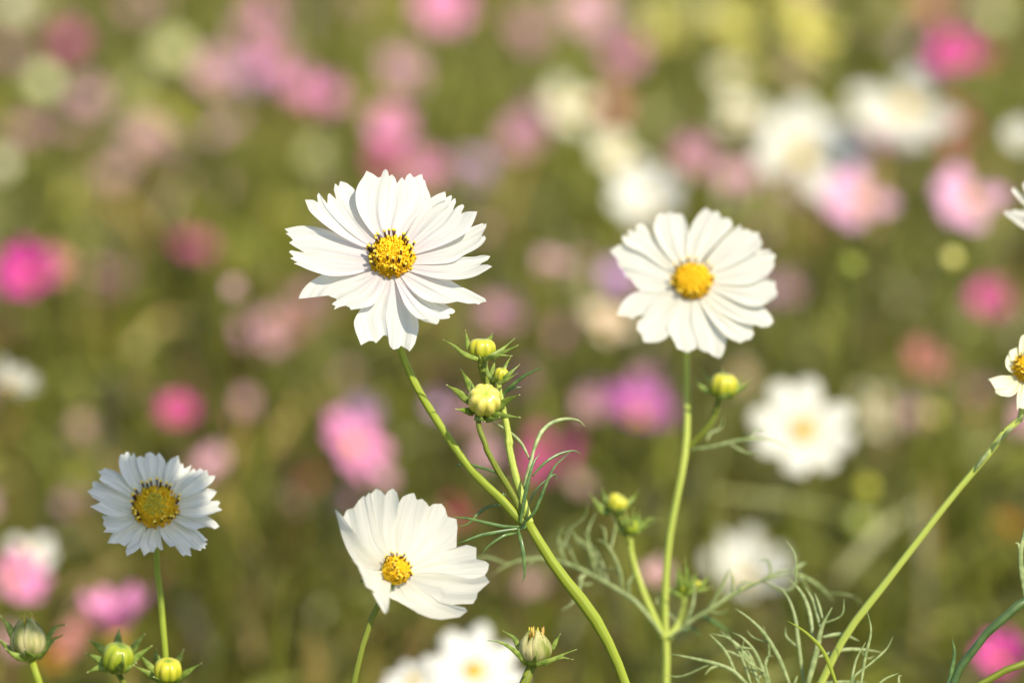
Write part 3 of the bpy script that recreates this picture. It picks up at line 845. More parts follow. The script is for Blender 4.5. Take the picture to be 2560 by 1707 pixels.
full_bud(p2, 'M', 405, 405, 58, 56, camvec(0, 1, .1), D2, 'bud_lime',
         [[(360, 420), (345, 350), (340, 310)], [(385, 400, -3), (375, 330, -4), (372, 285, -4)], [(415, 400, -3), (425, 330, -4), (430, 268, -4)], [(440, 410), (460, 340), (470, 290)],
          [(350, 450), (310, 420), (275, 375)], [(450, 440), (470, 400), (480, 330)], [(440, 460), (500, 380), (560, 345), (635, 352)], [(430, 470, 4), (500, 410, 5), (580, 370, 5)]], 14)
full_bud(p2, 'M', 905, 838, 34, 34, camvec(.2, .9, .2), D2, 'bud_green',
         [[(880, 860), (880, 800), (905, 740)], [(930, 860), (960, 810), (1000, 760)], [(900, 880), (960, 870), (1010, 850)]], 13, dz=.004)
full_bud(p2, 'M', 800, 858, 55, 62, camvec(-.05, 1, .1), D2, 'bud_lime',
         [[(760, 860), (755, 770), (735, 690)], [(780, 850, -3), (775, 760, -4), (770, 700, -4)], [(815, 850, -3), (825, 740, -4), (815, 645, -4)], [(840, 870), (870, 800), (880, 760)],
          [(760, 900), (690, 870), (625, 810)], [(790, 930, -3), (740, 900, -5), (700, 880, -5)], [(820, 920, -3), (870, 880, -4), (930, 870, -4)]], 15, dz=.004)
leaf(p2, D2, [('M', [(640, 1210, -2), (560, 1100, -3), (450, 970, -3), (340, 890, -2), (160, 785, 0), (0, 705, 2)], 13), ('N', [(1840, 1545, 1), (1620, 1420, 2), (1380, 1310, 3), (1200, 1258, 4), (1040, 1235, 5), (850, 1260, 6), (700, 1320, 6), (575, 1410, 6)], 12),
              ('N', [(1310, 1280, 3), (1262, 1150, 2), (1240, 1020, 1), (1285, 925, 0)], 10), ('N', [(1620, 1430, 2), (1570, 1250, 0), (1532, 1090, -1), (1535, 950, -2), (1612, 778, -2)], 10),
              ('N', [(1530, 1385, 2), (1450, 1430, 0), (1490, 1490, -1), (1585, 1478, -1)], 9), ('N', [(1010, 1250, 5), (950, 1290, 6), (930, 1330, 7)], 7), ('M', [(345, 905, -2), (332, 760, -3), (290, 640, -4), (220, 530, -4), (140, 498, -4)], 9),
              ('M', [(395, 920, -2), (392, 830, -4), (432, 755, -4)], 11), ('M', [(350, 830, -2), (310, 740, -2), (240, 705, -2)], 5), ('M', [(520, 1060, -3), (440, 970, -6), (380, 900, -6)], 6)], M['leaf_pale'], wide=.90, twigs=2)
leaf(p2, D2, [('M', [(685, 1235, -2), (850, 1110, -3), (1000, 1015, -4), (1170, 905, -4), (1370, 810, -3), (1500, 775, -2), (1615, 748, 0)], 12), ('M', [(1610, 750, 0), (1660, 700, 0), (1712, 672, 1)], 12),
              ('M', [(1615, 752, 0), (1700, 780, 2), (1800, 840, 4), (1870, 905, 5), (1922, 968, 6)], 10), ('M', [(985, 1020, -4), (1080, 860, -6), (1143, 718, -7)], 10), ('M', [(1165, 905, -4), (1168, 800, -4), (1138, 715, -3)], 8),
              ('M', [(1185, 900, -4), (1245, 820, -5), (1335, 832, -6)], 8), ('M', [(1360, 818, -3), (1445, 755, -4), (1425, 655, -4), (1355, 662, -4)], 8), ('M', [(1430, 790, -2), (1510, 742, -2), (1600, 732, -1)], 8),
              ('M', [(820, 1130, -3), (870, 980, -2), (880, 830, 0), (840, 760, 0)], 8), ('M', [(760, 1120, -1), (700, 1060, 0), (600, 960, 1), (640, 900, 2)], 6)], M['leaf_pale'], wide=.90, twigs=2)
leaf(p2, D2, [('M', [(930, 1060, 3), (1050, 1130, 6), (1150, 1200, 8)], 12), ('M', [(780, 1190, 3), (860, 1160, 6), (940, 1230, 8)], 8)], M['leaf'])

# ------------------------------------------------------------------ the shaded flower with two buds
D3 = 1.03
G3 = Vector((-0.115, 1.06, 0))
p3 = thing('cosmos_plant', 'smaller white cosmos in bluish shade with green-hearted centre, two green buds at its foot', 'flower', G3, 'white cosmos plants in focus')
nL = camvec(0.02, math.sin(math.radians(25)), math.cos(math.radians(25)))
cL = zc('L', 1030, 830)
oL = W(cL[0], cL[1], D3)
flower_head(p3, oL, nL, 0.0076, L_PETALS, 'L', 'white_cool', 'green', 0.0042, 5, cup=0.0022)
s3 = px3([(391, 1330, 14), (391, 1395, 12), (397, 1470, 8)] + zz('Q', [(1690, 80, 6), (1715, 420, 4), (1745, 720, 3), (1760, 1000, 3)]), D3)
stalk(p3, 'stem', [oL - nL * .005] + s3 + to_ground(s3, G3.x, G3.y), 0.0011, 0.0024, M['stem'], n=110)
full_bud(p3, 'Q', 1235, 685, 168, 158, camvec(.3, .9, .3), D3, 'bud_lime',
         [[(1110, 640, 6), (1030, 560, 6), (930, 500, 4)], [(1130, 760), (1030, 700), (905, 637)], [(1150, 800), (1040, 790), (920, 838)], [(1240, 560, 12), (1240, 470, 12), (1250, 383, 12)],
          [(1380, 640, 12), (1440, 530, 12), (1522, 440, 12)], [(1340, 760, 3), (1470, 650, 3), (1592, 563, 3)], [(1240, 820, -4), (1290, 740, -9), (1285, 640, -10)], [(1220, 830), (1330, 800, -3), (1430, 740, -3)], [(1160, 810), (1220, 830, -3), (1260, 835, -4)]], 24, dz=.0)
full_bud(p3, 'Q', 1762, 818, 150, 126, camvec(.05, .93, .32), D3, 'bud_green',
         [[(1660, 740, 10), (1640, 660, 10), (1642, 598, 10)], [(1850, 760, 10), (1890, 680, 10), (1928, 600, 10)], [(1840, 930, 2), (1960, 840, 0), (2112, 743, 0)], [(1640, 860, 4), (1560, 760, 4), (1455, 643, 4)],
          [(1690, 940, -2), (1560, 850, -4), (1408, 768, -4)], [(1800, 950, -3), (1720, 930, -8), (1615, 888, -9)], [(1830, 950, 3), (1930, 880, 1), (1985, 850, 0)]], 22, dz=-.006)
for pts in ([(1235, 835, 3), (1265, 870, 3), (1310, 940, 2), (1390, 1120)], [(1770, 940, -6), (1790, 1000, -6), (1790, 1120, -4)]):
    q = px3(zz('Q', pts), D3)
    stalk(p3, 'bud_stalk', q + to_ground(q, G3.x, G3.y)[:3], 0.0010, 0.0014, M['stem_dark'])

# ------------------------------------------------------------------ the cupped flower
D4 = 0.978
G4 = Vector((-0.085, 1.05, 0))
p4 = thing('cosmos_plant', 'cup-shaped white cosmos half turned away with broad smooth petals, on a thin dark green stem', 'flower', G4, 'white cosmos plants in focus')
nC = camvec(.46, .44, .77)
cC = zc('C', 740, 965)
oC = W(cC[0], cC[1], D4)
flower_head(p4, oC, nC, 0.0048, C_PETALS, 'C', 'white_warm', 'open', 0.0044, 12, mode='depth', depth0=D4)
s4 = px3(zz('C', [(660, 1130, 12), (575, 1260, 14), (520, 1400, 12), (455, 1568, 8)]) + [(890, 1680, 6), (872, 1790, 4)], D4)
stalk(p4, 'stem', [oC - nC * .004] + s4 + to_ground(s4, G4.x, G4.y), 0.0010, 0.0022, M['stem_dark'], n=90)
lf = MB()
blade(lf, px3(zz('C', [(500, 1010, 16), (440, 1050, 18), (385, 1075, 18)]), D4), 9 * PXM)
lf.build('leaf', M['leaf'], p4)

# ------------------------------------------------------------------ spent heads
D6 = 1.0
G6 = Vector((0.03, 1.03, 0))
p6 = thing('cosmos_plant', 'closed withered flower head with ragged brown tip, under the large forked stem', 'flower', G6, 'withered cosmos heads')
spent_head(p6, 'H', 1720, 535, 178, 172, camvec(.02, 1, .05), D6,
           [[(1560, 560, 4), (1510, 450, 4), (1405, 380, 4)], [(1630, 690, -2), (1500, 560, -4), (1380, 490, -5), (1250, 470, -5)], [(1880, 560, 5), (1920, 480, 5), (1962, 408, 5)],
            [(1720, 710, -4), (1880, 660, -6), (2010, 600, -6), (2117, 560, -6)], [(1800, 700, 4), (1950, 640, 5), (2085, 657, 5)], [(1690, 710, -6), (1720, 640, -12), (1740, 570, -13)], [(1640, 700), (1560, 620), (1545, 540)]], 16, 4)
s6 = px3(zz('H', [(1690, 700), (1650, 750), (1605, 850), (1580, 960), (1560, 1150)]), D6)
stalk(p6, 'stem', s6 + to_ground(s6, G6.x, G6.y), 0.0017, 0.0022, M['stem_dark'], n=90)
D7 = 1.03
G7 = Vector((-0.17, 1.08, 0))
p7 = thing('cosmos_plant', 'plump withered cream and green flower head, left of the green bud', 'flower', G7, 'withered cosmos heads')
spent_head(p7, 'Q', 300, 470, 205, 225, camvec(-.05, 1, .05), D7,
           [[(150, 480), (90, 360), (12, 250)], [(280, 690), (130, 620), (0, 500), (-60, 470)], [(420, 660), (520, 450), (600, 360), (690, 340)], [(400, 690, 6), (540, 520, 8), (665, 450, 8)],
            [(290, 690, -3), (160, 660, -4), (60, 590, -4)], [(330, 690, -6), (290, 640, -10), (260, 600, -12)], [(380, 690), (440, 600), (470, 560)]], 24, 9)
s7 = px3(zz('Q', [(325, 690), (350, 760), (390, 870), (415, 960), (430, 1150)]), D7)
stalk(p7, 'stem', s7 + to_ground(s7, G7.x, G7.y), 0.0013, 0.0022, M['stem'], n=90)

# ------------------------------------------------------------------ flowers cut by the picture's edge, and the leaning stems there
D5 = 1.03
G5 = Vector((0.06, 1.2, 0))
p5 = thing('cosmos_plant', 'small pale cream cosmos on a long thick leaning stem with peeling slivers', 'flower', G5, 'white cosmos plants in focus')
nF = camvec(.1, .42, .9)
cF = zc('F', 462, 1135)
oF = W(cF[0], cF[1], D5)
flower_head(p5, oF, nF, 0.0052, F_PETALS, 'F', 'cream_small', 'open', 0.0042, 21, cup=0.0008)
s5 = px3([(2563, 985, 6), (2562, 1035, 6)] + zz('E', [(1240, 155, 3), (1140, 290), (950, 515), (750, 770), (550, 1030), (350, 1290), (205, 1568), (120, 1760)]), D5)
stalk(p5, 'stem', [oF - nF * .004] + s5 + to_ground(s5, G5.x, G5.y), 0.0011, 0.0034, M['stem_pale'], n=130)
sl = MB()
for pts, w in (([(1060, 390, -2), (1110, 320, -3), (1143, 275, -3)], 12), ([(1150, 290, -1), (1185, 230, -3), (1213, 187, -3)], 8), ([(1200, 225, -1), (1240, 175, -3), (1270, 145, -3)], 12), ([(1280, 130, -1), (1310, 100, -2), (1325, 78, -2)], 7)):
    blade(sl, px3(zz('E', pts), D5), w * PXM, .5, .4, .6)
sl.build('peeling_sliver', M['leaf_pale'], p5)
D8 = 1.08
G8 = Vector((0.235, 1.2, 0))
p8 = thing('cosmos_plant', 'white cosmos whose toothed petal tips enter the frame above the small cream flower', 'flower', G8, 'white cosmos plants in focus')
n8 = camvec(-.1, .3, .95)
c8 = zc('F', 605, 270)
o8 = W(c8[0], c8[1], D8)
flower_head(p8, o8, n8, 0.0068, F2_PETALS, 'F', 'white_warm', 'open', 0.005, 25, cup=0.001)
stalk(p8, 'stem', [o8 - n8 * .004, o8 - n8 * .03 + Vector((0, 0, -.03)), Vector((G8.x + .01, 1.16, .6)), Vector((G8.x, G8.y, -.01))], 0.0011, 0.003, M['stem_dark'], n=60)

D9 = 0.985
G9 = Vector((0.13, .99, 0))
p9 = thing('cosmos_plant', 'dark bluish green leaning stem with one short blade leaf, under the thick leaning stem', 'plant', G9, 'leaning stems at the frame edge')
s9 = px3(zz('E', [(1480, 1030, 4), (1331, 1115), (1150, 1262), (1010, 1430), (915, 1590), (850, 1780)]), D9)
stalk(p9, 'stem', s9 + to_ground(s9, G9.x, G9.y), 0.0014, 0.0022, M['stem_deep'], n=70)
leaf(p9, D9, [('E', [(905, 1590), (930, 1500), (945, 1400), (934, 1326)], 10)], M['leaf'])
leaf(p9, D9, [('E', [(1345, 1120), (1325, 1000), (1312, 860), (1332, 740), (1350, 640)], 12), ('E', [(1312, 850), (1300, 800), (1280, 790)], 8)], M['leaf_pale'])
G9b = Vector((0.10, 1.0, 0))
p9b = thing('cosmos_plant', 'low rough dark stem crossing the frame corner beneath the bluish green one', 'plant', G9b, 'leaning stems at the frame edge')
s9b = px3(zz('E', [(1500, 1400), (1331, 1452), (1200, 1510), (1060, 1570), (960, 1650)]), D9)
stalk(p9b, 'stem', s9b + to_ground(s9b, G9b.x, G9b.y), 0.0012, 0.0020, M['stem_dark'], n=60)

# ------------------------------------------------------------------ feathery foliage in front, low in the frame
D10 = 1.03
G10 = Vector((0.09, 1.10, 0))
p10 = thing('cosmos_plant', 'young plant showing feathery pale green thread leaves only, against the foot of the leaning stem', 'plant', G10, 'thread leaved young plants')
leaf(p10, D10, [('M', [(1330, 1640), (1185, 1490), (1060, 1430), (880, 1385), (690, 1347)], 11), ('M', [(1060, 1440), (1000, 1460), (957, 1508)], 8), ('M', [(1190, 1492), (1110, 1330), (988, 1197)], 9),
                ('M', [(1310, 1500), (1240, 1330), (1130, 1232), (1000, 1198)], 8), ('M', [(1220, 1370), (1150, 1335), (1100, 1325)], 7), ('M', [(1310, 1600), (1250, 1420), (1180, 1280), (1070, 1172)], 8)], M['leaf_pale'], wide=.88, twigs=1)
leaf(p10, D10, [('M', [(1380, 1640), (1340, 1520), (1290, 1390), (1200, 1265)], 10), ('M', [(1440, 1620), (1350, 1370), (1250, 1240), (1155, 1187)], 10), ('M', [(1450, 1620), (1410, 1430), (1432, 1368), (1468, 1368)], 9),
                ('M', [(1600, 1600), (1510, 1380), (1400, 1200), (1280, 1080), (1178, 1010)], 12), ('M', [(1620, 1580), (1650, 1510)], 9), ('M', [(1350, 1490), (1290, 1350), (1240, 1300)], 8)], M['leaf_pale'], wide=.88, twigs=1)
leaf(p10, D10, [('M', [(1710, 1640), (1790, 1330), (1830, 1150), (1905, 1005)], 17), ('M', [(1700, 1600, 4), (1660, 1300, 6), (1630, 1080, 8), (1570, 920, 10), (1487, 840, 12)], 11), ('M', [(1765, 1250, 4), (1740, 1050, 8), (1680, 900, 10), (1580, 785, 12)], 11),
                ('M', [(1815, 1150, 4), (1765, 960, 8), (1705, 855, 10)], 9), ('M', [(1835, 1090, 4), (1805, 980, 6), (1775, 895, 8)], 7), ('E', [(215, 1312, 2), (320, 1298, 4), (420, 1335, 6)], 12),
                ('E', [(185, 1425, 2), (320, 1385, 4), (440, 1382, 6), (548, 1397, 8)], 11), ('E', [(220, 1565), (350, 1560), (460, 1562)], 9)], M['leaf_pale'], wide=.88, twigs=1)
leaf(p10, D10 - .02, [('M', [(1960, 1640), (1850, 1350), (1720, 1200), (1570, 1102)], 9)], M['stem'])
leaf(p10, D10 - .015, [('E', [(420, 1610), (450, 1430), (482, 1280), (458, 1160)], 9), ('E', [(365, 1590), (400, 1440), (452, 1342)], 8), ('E', [(440, 1485), (385, 1540), (375, 1600)], 8), ('E', [(500, 1600), (560, 1545), (635, 1512)], 7), ('E', [(640, 1600), (636, 1535), (655, 1525)], 8)], M['leaf_pale'], wide=.88, twigs=1)
b10 = px3(zz('M', [(1500, 1620)]), D10)[0]
stalk(p10, 'stem', [b10, b10.lerp(Vector((G10.x, G10.y, .5)), .5), Vector((G10.x, G10.y, -.01))], 0.0022, 0.003, M['stem_dark'], n=40)
for pts in ([(1330, 1635), (1420, 1660), (1500, 1640)], [(1705, 1620), (1620, 1680), (1500, 1650)]):
    stalk(p10, 'stem', px3(zz('M', pts), D10), 0.0014, 0.0018, M['stem_pale'])


# ------------------------------------------------------------------ soft flowers of the meadow behind
def bg_petals(r, cup, npet, seed, teeth=4, narrow=1.0, skip=()):
    rd = random.Random(seed)
    mb = MB()
    for k in range(npet):
        if k in skip:
            continue
        a0 = 2 * math.pi * k / npet + rd.uniform(-.08, .08)
        hw = math.pi / npet * 1.27 * narrow * rd.uniform(.9, 1.1)
        Lr = r * rd.uniform(.9, 1.05)
        droop = rd.uniform(-.12, .12)
        tw = rd.uniform(-.09, .09)
        rows, U = [], []
        for i in range(9):
            s = i / 8
            row, ur = [], []
            for j in range(13):
                g = j / 12 * 2 - 1
                prof = (math.sin(math.pi * min(1, .12 + .72 * s)) ** .8)
                tooth = 0.06 * abs(math.sin(teeth * math.pi * (g + 1) / 2)) * s ** 3 - .10 * abs(g) ** 3 * s
                rr = Lr * (.12 + s * (.88 + tooth))
                a = a0 + hw * g * prof * (1 - .15 * s)
                z = rr * (cup + droop * s) + tw * g * rr + .035 * r * math.cos(4 * g) * s
                row.append((rr * math.cos(a), rr * math.sin(a), z))
                ur.append((j / 12 + k * .37, s))
            rows.append(row)
            U.append(ur)
        mb.grid(rows, 0, U)
    return mb


def bg_disc(r):
    mb = MB()
    rd = random.Random(3)
    rows = []
    for i in range(7):
        t = i / 6
        rows.append([(r * math.sin(t * 1.5) * math.cos(2 * math.pi * j / 18), r * math.sin(t * 1.5) * math.sin(2 * math.pi * j / 18), r * .7 * math.cos(t * 1.5) + rd.uniform(0, .08) * r) for j in range(18)])
    mb.grid(rows, 0, None, True)
    for k in range(16):
        a = k * 2.4
        q = r * (.45 + .4 * (k % 3) / 2)
        p = Vector((q * math.cos(a), q * math.sin(a), r * .5))
        mb.tube([p, p + Vector((0, 0, r * .25)), p + Vector((0, 0, r * .42))], [r * .08, r * .07, r * .09], 1, 5, 1)
    return mb


SHAPES = {'flat': [bg_petals(1, .12, 8, s) for s in (1, 2, 3)], 'cup': [bg_petals(1, .55, 8, s) for s in (4, 5)], 'loose': [bg_petals(1, .25, 7, 12, narrow=1.1, skip=(2, 4)), bg_petals(1, .25, 7, 14, narrow=1.1, skip=(0, 5))], 'half': [bg_petals(1, 1.3, 8, s) for s in (6, 7)]}
MESHES = {}


def bg_mesh(kind, var, matname):
    key = (kind, var, matname)
    if key not in MESHES:
        o = SHAPES[kind][var].build('petals', M[matname])
        MESHES[key] = o.data
        bpy.data.objects.remove(o)
    return MESHES[key]


_d = bg_disc(1).build('flower_disc', [M['disc_yellow'], M['disc_dark']])
DISC_ME = _d.data
bpy.data.objects.remove(_d)
_c = calyx_mesh(Vector((0, 0, 0)), Vector((0, 0, 1)), 1).build('calyx', M['bract'])
CALYX_ME = _c.data
bpy.data.objects.remove(_c)
_b = bud(None, Vector((0, 0, 0)), 1, .95, Vector((0, 0, 1)), M['palebud'])
BUD_ME = _b.data
bpy.data.objects.remove(_b)
BUD_MES = {'palebud': BUD_ME}
for k in ('bud_green', 'bud_yellow', 'bud_lime'):
    me = BUD_ME.copy()
    me.materials.clear()
    me.materials.append(M[k])
    BUD_MES[k] = me
BLUR_A = LENS / FSTOP / 1000.0


def bg_depth(y, zf):
    ang = PITCH - math.atan((853.5 - y) * PXM)
    return min(7.0, (CAM_Z - zf) / math.tan(ang)) / 1.0


def bg_flower(x, y, sz, color, label, D=None, shape=None, face=None, zf=None, group='soft flowers in the meadow behind', disc=True, isbud=False):
    rd = random.Random(int(x * 7 + y * 13))
    if shape is None:
        shape = rd.choice(['flat', 'loose', 'cup', 'cup', 'loose'])
    if D is None:
        Dr = bg_depth(y, 0.80 + rd.uniform(-.05, .05) if zf is None else zf)
        D = Dr / math.cos(PITCH)
        D = max(1.45, min(5.2, D))
    blur = BLUR_A * (D - 1) / D / (SENSOR / LENS) * 2560
    true = math.sqrt(max(sz * sz - 0.35 * blur * blur, (0.74 * sz) ** 2))
    r = true * 0.5 * PXM * D * {'cup': 1.18, 'half': 1.5}.get(shape, 1.0)
    p = W(x, y, D)
    n = (face if face is not None else camvec(rd.uniform(-.3, .5), rd.uniform(.3, .75), rd.uniform(.6, 1.0))).normalized()
    p = p - n * (r * {'cup': .33, 'half': .62}.get(shape, .1))
    g = Vector((p.x + rd.uniform(-.22, .22), p.y + rd.uniform(-.05, .12), 0))
    t = thing('flower_bud' if isbud else 'cosmos_flower', label, 'bud' if isbud else 'flower', g, 'soft buds in the meadow behind' if isbud else group)
    q = n.to_track_quat('Z', 'Y') @ Matrix.Rotation(rd.uniform(0, 6), 4, 'Z').to_quaternion()
    parts = []
    if isbud:
        parts.append(('bud', BUD_MES[color], r, 0))
        parts.append(('calyx', CALYX_ME, r * .9, -.35 * r))
    else:
        parts.append(('petals', bg_mesh(shape, rd.randrange(len(SHAPES[shape])), color), r, 0))
        if disc:
            parts.append(('flower_disc', DISC_ME, r * .20, .02 * r))
        parts.append(('calyx', CALYX_ME, r * .2, 0))
    for nm, me, s, off in parts:
        o = bpy.data.objects.new(nm, me)
        COL.objects.link(o)
        o.parent = t
        o.location = p + n * off - g
        o.rotation_mode = 'QUATERNION'
        o.rotation_quaternion = q
        o.scale = (s, s, s)
    b = p - n * (r * (.9 if isbud else .12))
    mid = Vector((b.x * .6 + g.x * .4 + rd.uniform(-.02, .02), b.y + .02, b.z * .55))
    mb = MB()
    mb.tube(catmull([b, b - n * .03 + Vector((0, 0, -.04)), mid, Vector((g.x, g.y, -.01))], 18), [.0010 + .0008 * i / 17 for i in range(18)], 1, 7)
    mb.build('stem', M['stem_dark'], t)
    return t


FACE = camvec(0.05, .45, .9)
FL = []


def F(*a, **k):
    FL.append((a, k))


# ---- white ones, nearest
F(2008, 1072, 262, 'softwhite', 'broad blurred white flower with soft yellow eye, right of the pale upright stem', D=1.55, face=camvec(.05, .42, .9), shape='flat')
F(1865, 1425, 190, 'softwhite', 'blurred creamy white flower seen from its side behind the feathery right-hand leaf', D=1.75, face=camvec(.1, .8, .6), shape='cup')
F(1184, 1672, 250, 'bgwhite', 'blurred white flower with greenish yellow eye low behind the withered head', D=1.36, face=camvec(.02, .72, .7), shape='flat')
F(1030, 1695, 160, 'bgwhite', 'blurred white cupped flower lowest of the whites, under the cup-shaped cosmos', D=1.36, face=camvec(-.3, .8, .5))
F(2005, 385, 280, 'softwhite', 'big blurred loose-petalled white flower behind the golden-centred cosmos', D=2.25, face=camvec(.35, .25, .9), shape='loose')
F(2265, 262, 280, 'softwhite', 'big blurred white flower right under the rich pink one', D=2.3, face=camvec(.1, .65, .75), shape='loose')
F(2108, 388, 105, 'paintedshade', 'shaded petal of the big loose-petalled white one, its shade painted bluish grey', D=2.15, face=FACE, shape='half', disc=False)  # stands in for the white flower's shaded petal, shade put into the colour
F(1850, 290, 150, 'cream', 'blurred cream flower leaning on the big loose-petalled white one', D=2.4)
F(1430, 272, 165, 'cream', 'large faint cream flower, higher of the two creams between the big cosmos', D=2.9)
F(1556, 392, 165, 'cream', 'blurred cream flower between the faint cream and the ivory pink ones', D=2.4)
F(1618, 492, 160, 'bgwhite', 'ivory flower with a pinkish hint just up and left of the golden-centred cosmos', D=2.2)
F(2548, 335, 95, 'bgwhite', 'cream white blur cut by the frame edge above the two toothed petal tips', D=2.0)
F(2205, 1022, 135, 'cream', 'faint pale cream flower right behind the broad white one', D=2.6)
F(30, 955, 115, 'greywhite', 'white flower half out of frame, shade painted into greyish petals, halfway down the frame edge', D=1.5, face=camvec(.5, .7, .4), shape='cup')  # turned-away white petals, their dimness painted as grey
F(585, 722, 62, 'palepink', 'small round lavender white blur left of the large sharp cosmos', D=1.8, disc=False)
F(76, 1382, 130, 'bgwhite', 'white blur standing over the pink and white flower in the lower corner', D=1.7)
F(1315, 1402, 115, 'tan', 'beige blur behind the large forked stem', D=2.3)
F(1850, 945, 110, 'tan', 'greyish faint flower between the small green bud and the broad white blur', D=2.4)
# ---- strong pinks
F(890, 1108, 225, 'pink', 'bright pink oval blur above the cup-shaped cosmos', D=1.8, face=camvec(.72, .5, .45), shape='flat')
F(1372, 1130, 165, 'raspberry', 'hot pink flower glowing behind the arched leaves of the forked stem', D=2.1)
F(1600, 1022, 160, 'orchid', 'violet magenta cupped flower beside the pale upright stem', D=1.9, shape='cup', face=camvec(.15, .7, .6))
F(1612, 955, 85, 'mauve', 'dull mauve rim showing right above the violet magenta cup', D=2.2)
F(2500, 1640, 120, 'hotpink', 'vivid pink flower behind the two dark stems in the lower corner', D=1.55)
F(2385, 125, 150, 'hotpink', 'rich pink flower topping the group of big white blurs', D=2.3, face=camvec(-.3, .5, .7))
F(2462, 138, 95, 'red', 'crimson flower touching the rich pink one', D=2.6)
F(68, 680, 135, 'magenta', 'deep magenta flower at the frame edge level with the large sharp cosmos', D=1.9)
F(125, 668, 105, 'salmon', 'red salmon petals tucked behind the deep magenta flower', D=2.1)
F(445, 1028, 100, 'raspberry', 'raspberry pink flower above the shaded white cosmos', D=2.0, shape='cup')
F(598, 1027, 130, 'salmon', 'dusty salmon flower next to the raspberry pink one', D=2.4)
F(486, 612, 125, 'hotpink', 'dusky rose flower above the small lavender white blur', D=2.8, face=camvec(.3, .9, .4))
F(962, 395, 105, 'raspberry', 'reddish pink flower touching the top petals of the large sharp cosmos', D=2.7, face=FACE, shape='flat')
F(975, 312, 130, 'pink', 'two-toned pink flower directly above the reddish pink one', D=2.7, shape='flat', face=FACE)
F(1065, 420, 120, 'pink', 'pink flower left of the lilac pink one behind the top petals', D=2.8, face=FACE, shape='flat')
F(1180, 422, 120, 'lilac', 'lilac pink flower at the upper right of the large sharp cosmos', D=2.8, face=FACE, shape='flat')
F(780, 240, 160, 'pink', 'soft pink wide flower upper left of the large sharp cosmos', D=3.2, face=camvec(.2, .8, .5))
F(668, 140, 125, 'pink', 'tall rose pink flower in the column at the top', D=3.3, shape='loose', face=FACE)
F(658, 20, 110, 'pink', 'lighter pink flower crowning the column at the top', D=4.0)
F(640, 190, 95, 'lilac', 'violet flower at the foot of the rose pink column', D=3.6)
F(1105, 8, 165, 'pink', 'bright pink flower cut by the top of the frame, over the large sharp cosmos', D=3.3, face=FACE, shape='flat')
F(1560, 140, 130, 'pink', 'pink flower with a bright heart near the yellow patch', D=3.2)
F(1470, 25, 160, 'palepink', 'pale pink wide flower at the top beside the yellow patch', D=3.8)
F(172, 102, 105, 'magenta', 'small magenta flower in the top corner above the pale green bud', D=3.6, face=FACE, shape='flat')
F(2150, 500, 190, 'palelilac', 'large light pink flower with peachy centre, right of the golden-centred cosmos', D=2.0, face=camvec(.1, .5, .85))
F(2428, 498, 190, 'palelilac', 'large light pink flower with orange blush, nearest to the two toothed petal tips', D=1.9, face=camvec(.15, .45, .85))
F(2476, 752, 105, 'hotpink', 'rose red oval blur above the small cream flower', D=2.3, shape='cup')
F(2302, 909, 92, 'salmon', 'small salmon round blur left of the small cream flower', D=2.1, shape='half')
F(288, 1545, 125, 'pink', 'orchid pink upright flower above the two green buds', D=1.55, shape='half', face=camvec(0, 1, .2))
F(205, 1585, 125, 'salmon', 'coral pink flower behind the two green buds', D=1.75, face=camvec(-.5, .6, .5))
F(45, 1440, 125, 'pink', 'pink flower with orange heart, lowest at the frame edge above the plump withered head', D=1.65)
F(50, 1600, 105, 'palepink', 'pale lilac blur behind the plump withered head', D=1.9)
# ---- dusty mid pinks
F(1377, 658, 112, 'palepink', 'pale pink blur between the two big white cosmos', D=2.1, face=camvec(.1, .9, .4))
F(1268, 773, 120, 'mauve', 'dusty mauve flower above the two upper buds', D=2.5)
F(1518, 811, 140, 'peach', 'peach cream flower lower left of the golden-centred cosmos', D=2.1)
F(1960, 722, 95, 'palepink', 'mauve pink blur peeping out right of the golden-centred cosmos', D=2.5)
F(1545, 700, 100, 'lilac', 'lilac blur hidden behind the lower left petals of the golden-centred cosmos', D=2.4)
F(640, 830, 120, 'mauve', 'dull mauve flower below the small lavender white blur', D=2.6)
F(722, 842, 105, 'salmon', 'brownish pink flower joined to the dull mauve one', D=2.8)
F(785, 760, 130, 'mauve', 'faint mauve flower just under the left petals of the large sharp cosmos', D=2.9)
F(212, 1085, 95, 'mauve', 'dim purple pink flower above and left of the shaded white cosmos', D=2.3)
F(275, 700, 110, 'mauve', 'faint mauve patch right of the deep magenta flower', D=3.0)
F(784, 1203, 90, 'red', 'dim crimson flower below the bright pink oval', D=2.3)
F(1099, 936, 105, 'salmon', 'brick pink flower beside the stalk of the large sharp cosmos', D=2.6)
F(1100, 795, 105, 'red', 'dark crimson flower under the lowest petals of the large sharp cosmos', D=2.8)
F(1178, 1050, 105, 'palepink', 'greyish pink blur behind the three stalks of the fork', D=2.5)
F(1143, 1275, 95, 'red', 'dark rose flower behind the rim of the cup-shaped cosmos', D=2.0)
F(845, 1395, 90, 'salmon', 'brown rose blur left of the cup-shaped cosmos', D=2.4)
F(2449, 969, 95, 'mauve', 'dim mauve flower left of the small cream flower, below its lowest petal tip', D=2.4)
F(2560, 1040, 100, 'palepink', 'pale pink blur behind the top of the thick leaning stem', D=2.0)
F(2345, 1180, 95, 'mauve', 'faint mauve blur crossed by the thick leaning stem', D=2.7)
F(190, 1255, 105, 'mauve', 'greyish mauve blur touching the left petals of the shaded cosmos', D=2.0)
F(1620, 1250, 105, 'cream', 'pale beige green blur behind the small twin buds', D=2.8)
F(2180, 360, 70, 'magenta', 'small magenta speck under the big white flowers', D=2.6)
F(2262, 345, 65, 'lilac', 'small violet speck under the big white flowers', D=2.5)
F(2390, 310, 120, 'red', 'brick red flower beneath the highest white flower', D=2.6)
